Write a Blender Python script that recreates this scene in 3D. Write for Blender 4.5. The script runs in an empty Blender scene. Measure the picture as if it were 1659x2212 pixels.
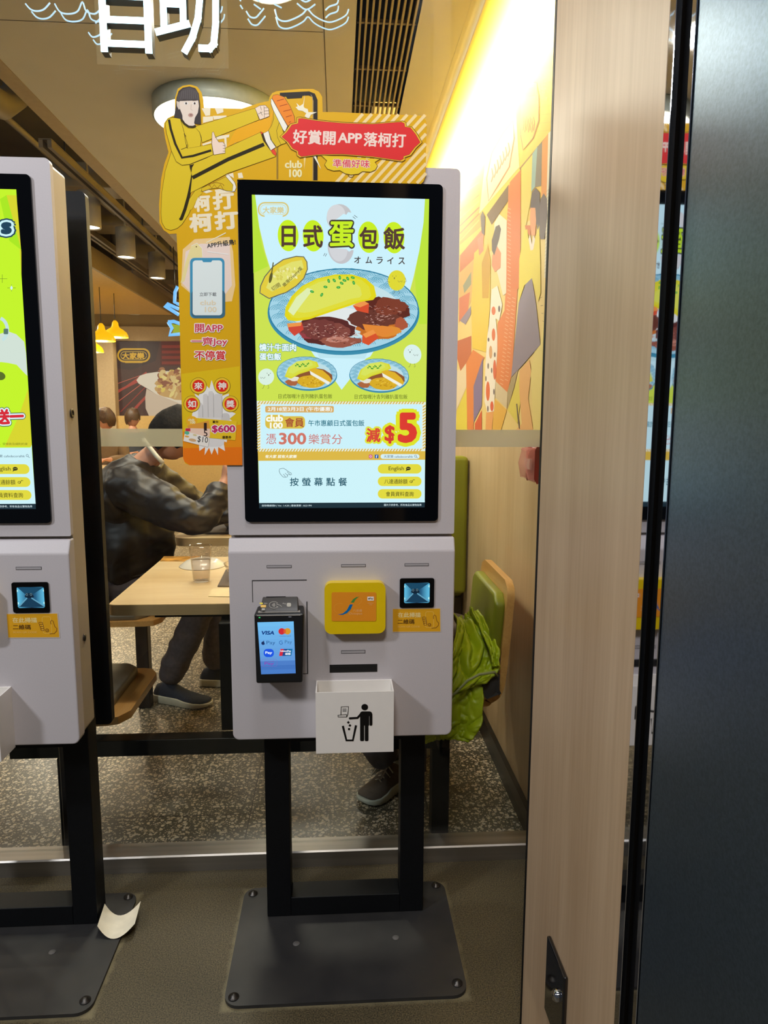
import bpy, math, random
from mathutils import Vector, Matrix, noise
from mathutils.geometry import tessellate_polygon

random.seed(7)
scn = bpy.context.scene
col = scn.collection
R = math.radians

# ------------------------------------------------------------------ camera
F_PX, PITCH, YAW, ROLL, ZC = 1550.0, R(8.05), R(3.68), R(0.26), 1.345
FW = Vector((math.sin(YAW)*math.cos(PITCH), math.cos(YAW)*math.cos(PITCH), -math.sin(PITCH)))
_r0 = Vector((math.cos(YAW), -math.sin(YAW), 0)); _u0 = _r0.cross(FW)
RT = _r0*math.cos(ROLL) + _u0*math.sin(ROLL); UP = RT.cross(FW)
CAM = Vector((0, 0, ZC))
cd = bpy.data.cameras.new('camera'); cam = bpy.data.objects.new('camera', cd); col.objects.link(cam)
cd.sensor_fit = 'VERTICAL'; cd.sensor_height = 36; cd.sensor_width = 27; cd.lens = F_PX/2212*36
cd.clip_start = 0.02; cd.clip_end = 100
cam.matrix_world = Matrix(((RT.x, UP.x, -FW.x, 0), (RT.y, UP.y, -FW.y, 0), (RT.z, UP.z, -FW.z, ZC), (0, 0, 0, 1)))
scn.camera = cam
def ray(x, y): return FW + RT*((x-829.5)/F_PX) - UP*((y-1106)/F_PX)
def onY(x, y, Y): d = ray(x, y); return CAM + d*(Y/d.y)
def onX(x, y, X): d = ray(x, y); return CAM + d*(X/d.x)
def onZ(x, y, Z): d = ray(x, y); return CAM + d*((Z-ZC)/d.z)

# ------------------------------------------------------------------ colour management, world
vs = scn.view_settings
scn.display_settings.display_device = 'sRGB'
vs.view_transform = 'Standard'; vs.look = 'None'; vs.gamma = 1; vs.exposure = 0.0; vs.use_curve_mapping = False
w = bpy.data.worlds.new('world'); scn.world = w; w.use_nodes = True
w.node_tree.nodes['Background'].inputs[0].default_value = (0.55, 0.62, 0.75, 1)
w.node_tree.nodes['Background'].inputs[1].default_value = 0.10
scn.cycles.max_bounces = 10; scn.cycles.transparent_max_bounces = 16
scn.cycles.caustics_reflective = False; scn.cycles.caustics_refractive = False
scn.cycles.sample_clamp_indirect = 4.0

def light(name, kind, loc, aim, power, color, size=0.3, size_y=None, spread=None, spot=None, blend=0.5):
    ld = bpy.data.lights.new(name, kind); ld.energy = power; ld.color = color
    if kind == 'AREA':
        ld.size = size
        if size_y: ld.shape = 'RECTANGLE'; ld.size_y = size_y
        else: ld.shape = 'DISK'
        if spread: ld.spread = R(spread)
    elif kind == 'SPOT':
        ld.spot_size = R(spot or 90); ld.spot_blend = blend; ld.shadow_soft_size = size
    else: ld.shadow_soft_size = size
    o = bpy.data.objects.new(name, ld); col.objects.link(o); o.location = loc
    d = Vector(aim)-Vector(loc)
    o.rotation_euler = d.to_track_quat('-Z', 'Y').to_euler()
    return o
COOL = (0.93, 0.95, 1.0); WARM = (1.0, 0.83, 0.60); WARMW = (1.0, 0.91, 0.76)
# concourse lamps over the walkway behind the photographer
light('concourse_lamp', 'AREA', (-2.5, -0.3, 3.0), (0.1, 1.8, 0.9), 44, COOL, 0.35)
light('concourse_lamp', 'AREA', (0.0, 0.95, 3.2), (0.0, 1.7, 0.9), 12, COOL, 0.4)
light('concourse_lamp', 'AREA', (-0.5, -1.9, 4.8), (0.2, 1.6, 0.7), 76, (1, .95, .88), 0.8)
# restaurant lamps
COVE = light('cove_lamp', 'AREA', (0.412, 5.0, 2.705), (0.612, 5.0, 2.40), 210, (1.0, 0.93, 0.62), 6.0, 0.04)
COVE.rotation_euler = Matrix(((0, -0.5, -0.866), (1, 0, 0), (0, -0.866, 0.5))).to_euler()

# ------------------------------------------------------------------ materials
def lin(c):
    return tuple((v/255/12.92 if v/255 <= 0.04045 else ((v/255+0.055)/1.055)**2.4) for v in c)
MATS = {}
def nodes_of(name):
    m = bpy.data.materials.new(name); m.use_nodes = True
    nt = m.node_tree; b = nt.nodes['Principled BSDF']
    return m, nt, b
def N(nt, t, **kw):
    n = nt.nodes.new(t)
    for k, v in kw.items():
        if k.startswith('i_'):
            n.inputs[k[2:].replace('_', ' ')].default_value = v
        else: setattr(n, k, v)
    return n
def L(nt, a, b): nt.links.new(a, b)
def ramp(nt, stops, interp='LINEAR'):
    n = nt.nodes.new('ShaderNodeValToRGB'); n.color_ramp.interpolation = interp
    e = n.color_ramp.elements
    while len(e) < len(stops): e.new(0.5)
    for i, (p, c) in enumerate(stops):
        e[i].position = p; e[i].color = (*c, 1)
    return n
def basic(name, c, rough=0.5, metal=0.0, spec=0.5, var=0.06, scale=40, bump=0.0, coat=0.0, stretch=(1, 1, 1)):
    """plain surface with a faint procedural mottling"""
    if name in MATS: return MATS[name]
    m, nt, b = nodes_of(name); c = lin(c)
    tc = N(nt, 'ShaderNodeTexCoord'); mp = N(nt, 'ShaderNodeMapping'); mp.inputs['Scale'].default_value = stretch
    L(nt, tc.outputs['Object'], mp.inputs[0])
    nz = N(nt, 'ShaderNodeTexNoise', i_Scale=scale, i_Detail=3.0)
    L(nt, mp.outputs[0], nz.inputs['Vector'])
    rp = ramp(nt, [(0.3, tuple(v*(1-var) for v in c)), (0.7, tuple(min(1, v*(1+var)) for v in c))])
    L(nt, nz.outputs['Fac'], rp.inputs[0]); L(nt, rp.outputs[0], b.inputs['Base Color'])
    b.inputs['Roughness'].default_value = rough; b.inputs['Metallic'].default_value = metal
    b.inputs['Specular IOR Level'].default_value = spec
    b.inputs['Coat Weight'].default_value = coat
    if bump:
        bp = N(nt, 'ShaderNodeBump', i_Strength=bump, i_Distance=0.002)
        L(nt, nz.outputs['Fac'], bp.inputs['Height']); L(nt, bp.outputs[0], b.inputs['Normal'])
    MATS[name] = m; return m
def emit(name, c, s=1.0, base=(0, 0, 0)):
    if name in MATS: return MATS[name]
    m, nt, b = nodes_of(name)
    b.inputs['Base Color'].default_value = (*base, 1)
    b.inputs['Emission Color'].default_value = (*lin(c), 1); b.inputs['Emission Strength'].default_value = s
    b.inputs['Roughness'].default_value = 0.4
    MATS[name] = m; return m
def wood(name, c1, c2, grain=14, axis='Z', rough=0.42):
    if name in MATS: return MATS[name]
    m, nt, b = nodes_of(name)
    tc = N(nt, 'ShaderNodeTexCoord'); mp = N(nt, 'ShaderNodeMapping')
    s = {'Z': (1, 1, 0.045), 'X': (0.06, 1, 1), 'Y': (1, 0.06, 1)}[axis]
    mp.inputs['Scale'].default_value = s; L(nt, tc.outputs['Object'], mp.inputs[0])
    n1 = N(nt, 'ShaderNodeTexNoise', i_Scale=grain, i_Detail=6.0, i_Distortion=0.6)
    n2 = N(nt, 'ShaderNodeTexNoise', i_Scale=grain*9, i_Detail=3.0)
    L(nt, mp.outputs[0], n1.inputs['Vector']); L(nt, mp.outputs[0], n2.inputs['Vector'])
    mx = N(nt, 'ShaderNodeMath', operation='MULTIPLY_ADD'); mx.inputs[1].default_value = 0.35
    L(nt, n2.outputs['Fac'], mx.inputs[0]); 
    ml = N(nt, 'ShaderNodeMath', operation='MULTIPLY'); ml.inputs[1].default_value = 0.65
    L(nt, n1.outputs['Fac'], ml.inputs[0]); L(nt, ml.outputs[0], mx.inputs[2])
    rp = ramp(nt, [(0.33, lin(c1)), (0.66, lin(c2))]); L(nt, mx.outputs[0], rp.inputs[0])
    L(nt, rp.outputs[0], b.inputs['Base Color'])
    b.inputs['Roughness'].default_value = rough
    MATS[name] = m; return m
def print_mat(name, emissive=False, rough=0.35, strength=1.0, spec=0.4):
    """ink on a flat board or pixels of a lit screen, read from the mesh colour attribute"""
    m, nt, b = nodes_of(name)
    a = N(nt, 'ShaderNodeAttribute', attribute_name='ink')
    if emissive:
        b.inputs['Base Color'].default_value = (0.005, 0.005, 0.006, 1)
        L(nt, a.outputs['Color'], b.inputs['Emission Color']); b.inputs['Emission Strength'].default_value = strength
    else:
        L(nt, a.outputs['Color'], b.inputs['Base Color'])
    b.inputs['Roughness'].default_value = rough; b.inputs['Specular IOR Level'].default_value = spec
    MATS[name] = m; return m
def glassy(name, tint=(0.96, 0.98, 0.97), ior=1.45, rough=0.0):
    m = bpy.data.materials.new(name); m.use_nodes = True; nt = m.node_tree; nt.nodes.clear()
    o = N(nt, 'ShaderNodeOutputMaterial'); t = N(nt, 'ShaderNodeBsdfTransparent'); g = N(nt, 'ShaderNodeBsdfGlossy')
    t.inputs[0].default_value = (*tint, 1); g.inputs['Roughness'].default_value = rough
    r0 = ((ior-1)/(ior+1))**2
    lw = N(nt, 'ShaderNodeLayerWeight'); lw.inputs[0].default_value = 0.5
    pw = N(nt, 'ShaderNodeMath', operation='POWER'); pw.inputs[1].default_value = 5; L(nt, lw.outputs['Facing'], pw.inputs[0])
    fr = N(nt, 'ShaderNodeMath', operation='MULTIPLY_ADD'); fr.inputs[1].default_value = 1-r0; fr.inputs[2].default_value = r0; L(nt, pw.outputs[0], fr.inputs[0])
    mx = N(nt, 'ShaderNodeMixShader'); L(nt, fr.outputs[0], mx.inputs[0]); L(nt, t.outputs[0], mx.inputs[1]); L(nt, g.outputs[0], mx.inputs[2])
    L(nt, mx.outputs[0], o.inputs[0]); MATS[name] = m; return m
def film(name, c, alpha=0.5, emi=0.0):
    m = bpy.data.materials.new(name); m.use_nodes = True; nt = m.node_tree; nt.nodes.clear()
    o = N(nt, 'ShaderNodeOutputMaterial'); t = N(nt, 'ShaderNodeBsdfTransparent'); d = N(nt, 'ShaderNodeBsdfDiffuse'); tr = N(nt, 'ShaderNodeBsdfTranslucent')
    d.inputs[0].default_value = (*lin(c), 1); tr.inputs[0].default_value = (*lin(c), 1)
    a = N(nt, 'ShaderNodeMixShader'); a.inputs[0].default_value = 0.5; L(nt, d.outputs[0], a.inputs[1]); L(nt, tr.outputs[0], a.inputs[2])
    mx = N(nt, 'ShaderNodeMixShader'); mx.inputs[0].default_value = alpha
    L(nt, t.outputs[0], mx.inputs[1]); L(nt, a.outputs[0], mx.inputs[2]); L(nt, mx.outputs[0], o.inputs[0]); MATS[name] = m; return m

WHITE = basic('kiosk_white_paint', (203, 198, 202), 0.42, var=0.015, scale=300, bump=0.05)
GREYSIDE = basic('kiosk_side_paint', (186, 176, 160), 0.45, var=0.02, scale=200)
BLACKM = basic('black_powder_coat', (10, 12, 15), 0.5, spec=0.25, var=0.2, scale=120)
BEZEL = basic('black_glass', (3, 4, 7), 0.06, var=0.05, spec=0.5)
DARK = basic('dark_plastic', (20, 20, 21), 0.38, var=0.1)
GROOVE = basic('groove_shadow_gap', (60, 58, 60), 0.7)
SLOT = basic('indicator_plastic', (176, 173, 177), 0.4, var=0.02)
INK = basic('black_ink', (12, 11, 12), 0.5)
CHROME = basic('polished_steel', (205, 205, 210), 0.035, metal=1.0, var=0.02)
STEEL = basic('brushed_steel', (176, 172, 166), 0.42, metal=1.0, var=0.12, scale=60, stretch=(0.02, 1, 1))
BOLT = basic('bolt_steel', (78, 75, 72), 0.35, metal=0.8)
WALLWOOD = wood('pale_wood_laminate', (188, 156, 122), (212, 182, 148), 11)
INWOOD = wood('warm_wood_laminate', (196, 168, 124), (214, 188, 146), 11)
TABLEWOOD = wood('maple_tabletop', (212, 182, 134), (228, 204, 160), 16, 'X', 0.33)
TABLEEDGE = wood('table_edge_band', (206, 176, 130), (220, 190, 144), 10, 'X')
PLY = wood('varnished_plywood', (190, 138, 74), (214, 166, 98), 22, 'Y', 0.3)
GREEN = basic('green_vinyl', (128, 134, 32), 0.38, var=0.08, scale=8)
GREENB = basic('dark_green_vinyl', (134, 136, 26), 0.45, var=0.08, scale=6)
GREYPAD = basic('grey_vinyl', (112, 102, 84), 0.4, var=0.08, scale=9)
CEIL = basic('cream_ceiling_paint', (212, 210, 206), 0.7, var=0.03, scale=5)
SLABM = basic('dark_soffit_paint', (84, 74, 62), 0.8, var=0.15, scale=3)
DUCT = basic('galvanised_duct', (140, 128, 110), 0.55, metal=0.2, var=0.1, scale=4)
LAMPBODY = basic('grey_lamp_housing', (186, 178, 168), 0.5, var=0.04)
LAMPGLOW = emit('lamp_diffuser', (255, 240, 214), 9)
DRUMGLOW = emit('drum_diffuser', (255, 246, 224), 3.2)
CREAMW = basic('cream_wall_paint', (206, 178, 132), 0.7, var=0.03, scale=3)
PAPER = basic('white_paper', (226, 218, 196), 0.6, var=0.03)
CERAM = basic('white_ceramic', (225, 218, 204), 0.2, var=0.02)
MURALP = print_mat('mural_print', rough=0.5)
BOARDP = print_mat('glossy_card_print', rough=0.3)
SCREENP = print_mat('lit_screen_pixels', True, 0.07, 1.0, 0.5)
STICKP = print_mat('sticker_print', rough=0.4)
POSTERP = print_mat('backlit_poster', True, 0.5, 0.85)
GLASS = glassy('window_glass', (0.95, 0.975, 0.965), 1.38)
ACRYL = film('clear_acrylic', (205, 200, 170), 0.045)
FROST = film('frosted_film', (214, 214, 196), 0.62)
CUPM = glassy('clear_plastic', (0.95, 0.93, 0.92), 1.5, 0.05)
WATER = glassy('water', (0.93, 0.92, 0.92), 1.33, 0.0)
SKIN = basic('skin', (196, 140, 112), 0.5, var=0.05, scale=30)
HAIR = basic('dark_brown_hair', (20, 15, 12), 0.75, spec=0.2, var=0.5, scale=70, bump=1.0)

def m_terrazzo():
    m, nt, b = nodes_of('terrazzo')
    tc = N(nt, 'ShaderNodeTexCoord')
    nz = N(nt, 'ShaderNodeTexNoise', i_Scale=38.0, i_Detail=2.0)
    L(nt, tc.outputs['Object'], nz.inputs['Vector'])
    ad = N(nt, 'ShaderNodeMixRGB', blend_type='LINEAR_LIGHT'); ad.inputs[0].default_value = 0.0035
    L(nt, tc.outputs['Object'], ad.inputs[1]); L(nt, nz.outputs['Color'], ad.inputs[2])
    cur = None
    for i, (sc_, th) in enumerate(((58, 0.36), (92, 0.33), (150, 0.32))):
        v = N(nt, 'ShaderNodeTexVoronoi', i_Scale=float(sc_), i_Randomness=1.0); L(nt, ad.outputs[0], v.inputs['Vector'])
        lt = N(nt, 'ShaderNodeMath', operation='LESS_THAN'); L(nt, v.outputs['Distance'], lt.inputs[0]); lt.inputs[1].default_value = th
        sp = N(nt, 'ShaderNodeSeparateColor'); L(nt, v.outputs['Color'], sp.inputs[0])
        gt = N(nt, 'ShaderNodeMath', operation='GREATER_THAN'); L(nt, sp.outputs[0], gt.inputs[0]); gt.inputs[1].default_value = (0.25, 0.4, 0.4)[i]
        mk = N(nt, 'ShaderNodeMath', operation='MULTIPLY'); L(nt, lt.outputs[0], mk.inputs[0]); L(nt, gt.outputs[0], mk.inputs[1])
        cr = ramp(nt, [(0.0, lin((166, 152, 128))), (0.5, lin((214, 196, 164))), (1.0, lin((190, 182, 168)))]); L(nt, sp.outputs[1], cr.inputs[0])
        mx = N(nt, 'ShaderNodeMixRGB'); L(nt, mk.outputs[0], mx.inputs[0])
        if cur is None: mx.inputs[1].default_value = (*lin((88, 82, 68)), 1)
        else: L(nt, cur, mx.inputs[1])
        L(nt, cr.outputs[0], mx.inputs[2]); cur = mx.outputs[0]
    # tile joints every 0.6 m
    sx = N(nt, 'ShaderNodeSeparateXYZ'); L(nt, tc.outputs['Object'], sx.inputs[0])
    js = []
    for k, off in ((0, 0.30), (1, 0.13)):
        a = N(nt, 'ShaderNodeMath', operation='ADD'); a.inputs[1].default_value = 60+off; L(nt, sx.outputs[k], a.inputs[0])
        d = N(nt, 'ShaderNodeMath', operation='PINGPONG'); d.inputs[1].default_value = 0.3; L(nt, a.outputs[0], d.inputs[0])
        l = N(nt, 'ShaderNodeMath', operation='LESS_THAN'); l.inputs[1].default_value = 0.0016; L(nt, d.outputs[0], l.inputs[0]); js.append(l)
    o = N(nt, 'ShaderNodeMath', operation='MAXIMUM'); L(nt, js[0].outputs[0], o.inputs[0]); L(nt, js[1].outputs[0], o.inputs[1])
    mx = N(nt, 'ShaderNodeMixRGB'); L(nt, o.outputs[0], mx.inputs[0]); L(nt, cur, mx.inputs[1]); mx.inputs[2].default_value = (*lin((40, 34, 28)), 1)
    L(nt, mx.outputs[0], b.inputs['Base Color']); b.inputs['Roughness'].default_value = 0.32
    return m
TERRAZZO = m_terrazzo()
def m_floor():
    m, nt, b = nodes_of('worn_granite_floor')
    tc = N(nt, 'ShaderNodeTexCoord')
    n1 = N(nt, 'ShaderNodeTexNoise', i_Scale=320.0, i_Detail=2.0); n2 = N(nt, 'ShaderNodeTexNoise', i_Scale=3.0, i_Detail=4.0)
    L(nt, tc.outputs['Object'], n1.inputs['Vector']); L(nt, tc.outputs['Object'], n2.inputs['Vector'])
    r1 = ramp(nt, [(0.35, lin((48, 43, 30))), (0.65, lin((106, 95, 70)))]); L(nt, n1.outputs['Fac'], r1.inputs[0])
    r2 = ramp(nt, [(0.3, (0.78, 0.78, 0.74)), (0.7, (1.1, 1.07, 1.0))]); L(nt, n2.outputs['Fac'], r2.inputs[0])
    mx = N(nt, 'ShaderNodeMixRGB', blend_type='MULTIPLY'); mx.inputs[0].default_value = 1
    L(nt, r1.outputs[0], mx.inputs[1]); L(nt, r2.outputs[0], mx.inputs[2])
    # pale dust line caught along the edges of the two base plates
    sx = N(nt, 'ShaderNodeSeparateXYZ'); L(nt, tc.outputs['Object'], sx.inputs[0]); cur = mx.outputs[0]
    n3 = N(nt, 'ShaderNodeTexNoise', i_Scale=26.0, i_Detail=4.0); L(nt, tc.outputs['Object'], n3.inputs['Vector'])
    for pcx, pcy, phx, phy in ((0.015, 1.6735, 0.281, 0.2035), (-0.8415, 1.6735, 0.281, 0.2035)):
        ds = []
        for k, c0, h0 in ((0, pcx, phx), (1, pcy, phy)):
            a_ = N(nt, 'ShaderNodeMath', operation='SUBTRACT'); a_.inputs[1].default_value = c0; L(nt, sx.outputs[k], a_.inputs[0])
            b_ = N(nt, 'ShaderNodeMath', operation='ABSOLUTE'); L(nt, a_.outputs[0], b_.inputs[0])
            c_ = N(nt, 'ShaderNodeMath', operation='SUBTRACT'); c_.inputs[1].default_value = h0; L(nt, b_.outputs[0], c_.inputs[0]); ds.append(c_)
        mxd = N(nt, 'ShaderNodeMath', operation='MAXIMUM'); L(nt, ds[0].outputs[0], mxd.inputs[0]); L(nt, ds[1].outputs[0], mxd.inputs[1])
        dv = N(nt, 'ShaderNodeMath', operation='MULTIPLY'); dv.inputs[1].default_value = 42.0; L(nt, mxd.outputs[0], dv.inputs[0])
        ad_ = N(nt, 'ShaderNodeMath', operation='ADD'); L(nt, dv.outputs[0], ad_.inputs[0]); L(nt, n3.outputs['Fac'], ad_.inputs[1])
        rr_ = ramp(nt, [(0.45, (.62, .62, .62)), (1.0, (0, 0, 0))]); L(nt, ad_.outputs[0], rr_.inputs[0])
        m2 = N(nt, 'ShaderNodeMixRGB'); L(nt, rr_.outputs[0], m2.inputs[0]); L(nt, cur, m2.inputs[1]); m2.inputs[2].default_value = (*lin((138, 128, 98)), 1); cur = m2.outputs[0]
    L(nt, cur, b.inputs['Base Color'])
    b.inputs['Roughness'].default_value = 0.55
    return m
FLOORM = m_floor()
def m_plate():
    m, nt, b = nodes_of('scuffed_black_plate')
    tc = N(nt, 'ShaderNodeTexCoord'); n1 = N(nt, 'ShaderNodeTexNoise', i_Scale=9.0, i_Detail=6.0); L(nt, tc.outputs['Object'], n1.inputs['Vector'])
    r1 = ramp(nt, [(0.3, lin((38, 38, 40))), (0.7, lin((54, 53, 52)))]); L(nt, n1.outputs['Fac'], r1.inputs[0])
    L(nt, r1.outputs[0], b.inputs['Base Color']); b.inputs['Roughness'].default_value = 0.5
    return m
PLATEM = m_plate()
def m_darkpanel():
    m, nt, b = nodes_of('smoked_metal_door')
    tc = N(nt, 'ShaderNodeTexCoord'); n1 = N(nt, 'ShaderNodeTexNoise', i_Scale=260.0, i_Detail=2.0); L(nt, tc.outputs['Object'], n1.inputs['Vector'])
    r1 = ramp(nt, [(0.3, lin((84, 100, 116))), (0.7, lin((98, 115, 133)))]); L(nt, n1.outputs['Fac'], r1.inputs[0])
    L(nt, r1.outputs[0], b.inputs['Base Color']); b.inputs['Metallic'].default_value = 0.85; b.inputs['Roughness'].default_value = 0.34
    return m
DOORM = m_darkpanel()

# ------------------------------------------------------------------ object helpers
def tag(o, label=None, cat=None, group=None, kind=None):
    if label: o['label'] = label
    if cat: o['category'] = cat
    if group: o['group'] = group
    if kind: o['kind'] = kind
    return o
def thing(name, loc, label, cat, group=None):
    o = bpy.data.objects.new(name, None); col.objects.link(o); o.location = loc; o.empty_display_size = 0.1
    return tag(o, label, cat, group)
def origin(p):
    v = Vector((0, 0, 0))
    while p: v += p.location; p = p.parent
    return v
def copy_tree(o, parent=None):
    c = o.copy(); col.objects.link(c); c.parent = parent
    for ch in list(o.children): copy_tree(ch, c)
    return c
class MB:
    """collects shapes in world coordinates and links them as ONE mesh"""
    def __init__(s): s.v = []; s.f = []; s.smooth = []
    def add(s, vs, fs, M=None, smooth=False):
        n = len(s.v)
        s.v += [tuple(M @ Vector(v)) if M else tuple(v) for v in vs]
        s.f += [tuple(n+i for i in f) for f in fs]; s.smooth += [smooth]*len(fs); return s
    def box(s, x0, x1, y0, y1, z0, z1, M=None):
        vs = [(x, y, z) for x in (x0, x1) for y in (y0, y1) for z in (z0, z1)]
        fs = [(0, 1, 3, 2), (4, 6, 7, 5), (0, 4, 5, 1), (2, 3, 7, 6), (0, 2, 6, 4), (1, 5, 7, 3)]
        return s.add(vs, fs, M)
    def prism(s, pts, axis, a, b, M=None):
        """2-D outline extruded from a to b along the axis"""
        def mk(p, t):
            return {'X': (t, p[0], p[1]), 'Y': (p[0], t, p[1]), 'Z': (p[0], p[1], t)}[axis]
        n = len(pts); vs = [mk(p, a) for p in pts]+[mk(p, b) for p in pts]
        tris = tessellate_polygon([[Vector((*p, 0)) for p in pts]])
        fs = [tuple(t) for t in tris]+[tuple(n+i for i in reversed(t)) for t in tris]
        fs += [(i, (i+1) % n, n+(i+1) % n, n+i) for i in range(n)]
        return s.add(vs, fs, M)
    def lathe(s, prof, c, seg=32, M=None, smooth=True):
        vs = []; fs = []
        for (r, z) in prof:
            for k in range(seg):
                a = 2*math.pi*k/seg; vs.append((c[0]+r*math.cos(a), c[1]+r*math.sin(a), c[2]+z))
        for i in range(len(prof)-1):
            for k in range(seg):
                k2 = (k+1) % seg; fs.append((i*seg+k, i*seg+k2, (i+1)*seg+k2, (i+1)*seg+k))
        return s.add(vs, fs, M, smooth)
    def disc(s, c, r, nrm=(0, 0, 1), seg=32, h=0.001):
        q = Vector(nrm).to_track_quat('Z', 'Y').to_matrix().to_4x4(); q.translation = Vector(c)
        return s.lathe([(0.0001, 0), (r, 0), (r, h), (0.0001, h)], (0, 0, 0), seg, q, False)
    def tube(s, pts, r, seg=8, closed=False, taper=None):
        pts = [Vector(p) for p in pts]; n = len(pts); vs = []; fs = []; up = None
        for i, p in enumerate(pts):
            t = (pts[(i+1) % n]-pts[i-1]) if closed or 0 < i < n-1 else (pts[1]-pts[0] if i == 0 else pts[-1]-pts[-2])
            t.normalize()
            if up is None: up = t.orthogonal().normalized()
            else:
                up = (up-t*up.dot(t)); up = up.normalized() if up.length > 1e-6 else t.orthogonal().normalized()
            b = t.cross(up); rr = taper[i] if taper else r
            for k in range(seg):
                a = 2*math.pi*k/seg; vs.append(tuple(p+(up*math.cos(a)+b*math.sin(a))*rr))
        for i in range(n if closed else n-1):
            j = (i+1) % n
            for k in range(seg): fs.append((i*seg+k, i*seg+(k+1) % seg, j*seg+(k+1) % seg, j*seg+k))
        if not closed: fs += [tuple(reversed(range(seg))), tuple((n-1)*seg+k for k in range(seg))]
        return s.add(vs, fs, None, True)
    def build(s, name, mat, parent=None, bevel=0.0, seg=2, subd=0, label=None):
        me = bpy.data.meshes.new(name); o0 = origin(parent)
        me.from_pydata([tuple(Vector(v)-o0) for v in s.v], [], s.f); me.materials.append(mat)
        me.polygons.foreach_set('use_smooth', s.smooth); me.update()
        o = bpy.data.objects.new(name, me); col.objects.link(o); o.parent = parent
        if bevel:
            b = o.modifiers.new('bevel', 'BEVEL'); b.width = bevel; b.segments = seg; b.limit_method = 'ANGLE'; b.angle_limit = R(40)
            if seg > 1:
                me.polygons.foreach_set('use_smooth', [True]*len(me.polygons))
                wn = o.modifiers.new('wn', 'WEIGHTED_NORMAL'); wn.keep_sharp = False
        if subd:
            sb = o.modifiers.new('sub', 'SUBSURF'); sb.levels = subd; sb.render_levels = subd
        if label: o['label'] = label
        return o
def rrect(x0, y0, x1, y1, r, n=5):
    """rounded rectangle outline; r one radius or four (x0y0, x1y0, x1y1, x0y1)"""
    rs = r if isinstance(r, (tuple, list)) else (r,)*4
    sx = 1 if x1 > x0 else -1; sy = 1 if y1 > y0 else -1
    out = []
    for (cx, cy, a0), q in zip(((x0, y0, 180), (x1, y0, 270), (x1, y1, 0), (x0, y1, 90)), rs):
        dx = 1 if cx == x0 else -1; dy = 1 if cy == y0 else -1
        ccx, ccy = cx+dx*q*sx, cy+dy*q*sy
        for k in range(n+1):
            a = R(a0+90*k/n); out.append((ccx+q*math.cos(a)*sx, ccy+q*math.sin(a)*sy))
    return out
def structure(name, mb, mat, **k): return tag(mb.build(name, mat, **k), kind='structure')

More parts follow.
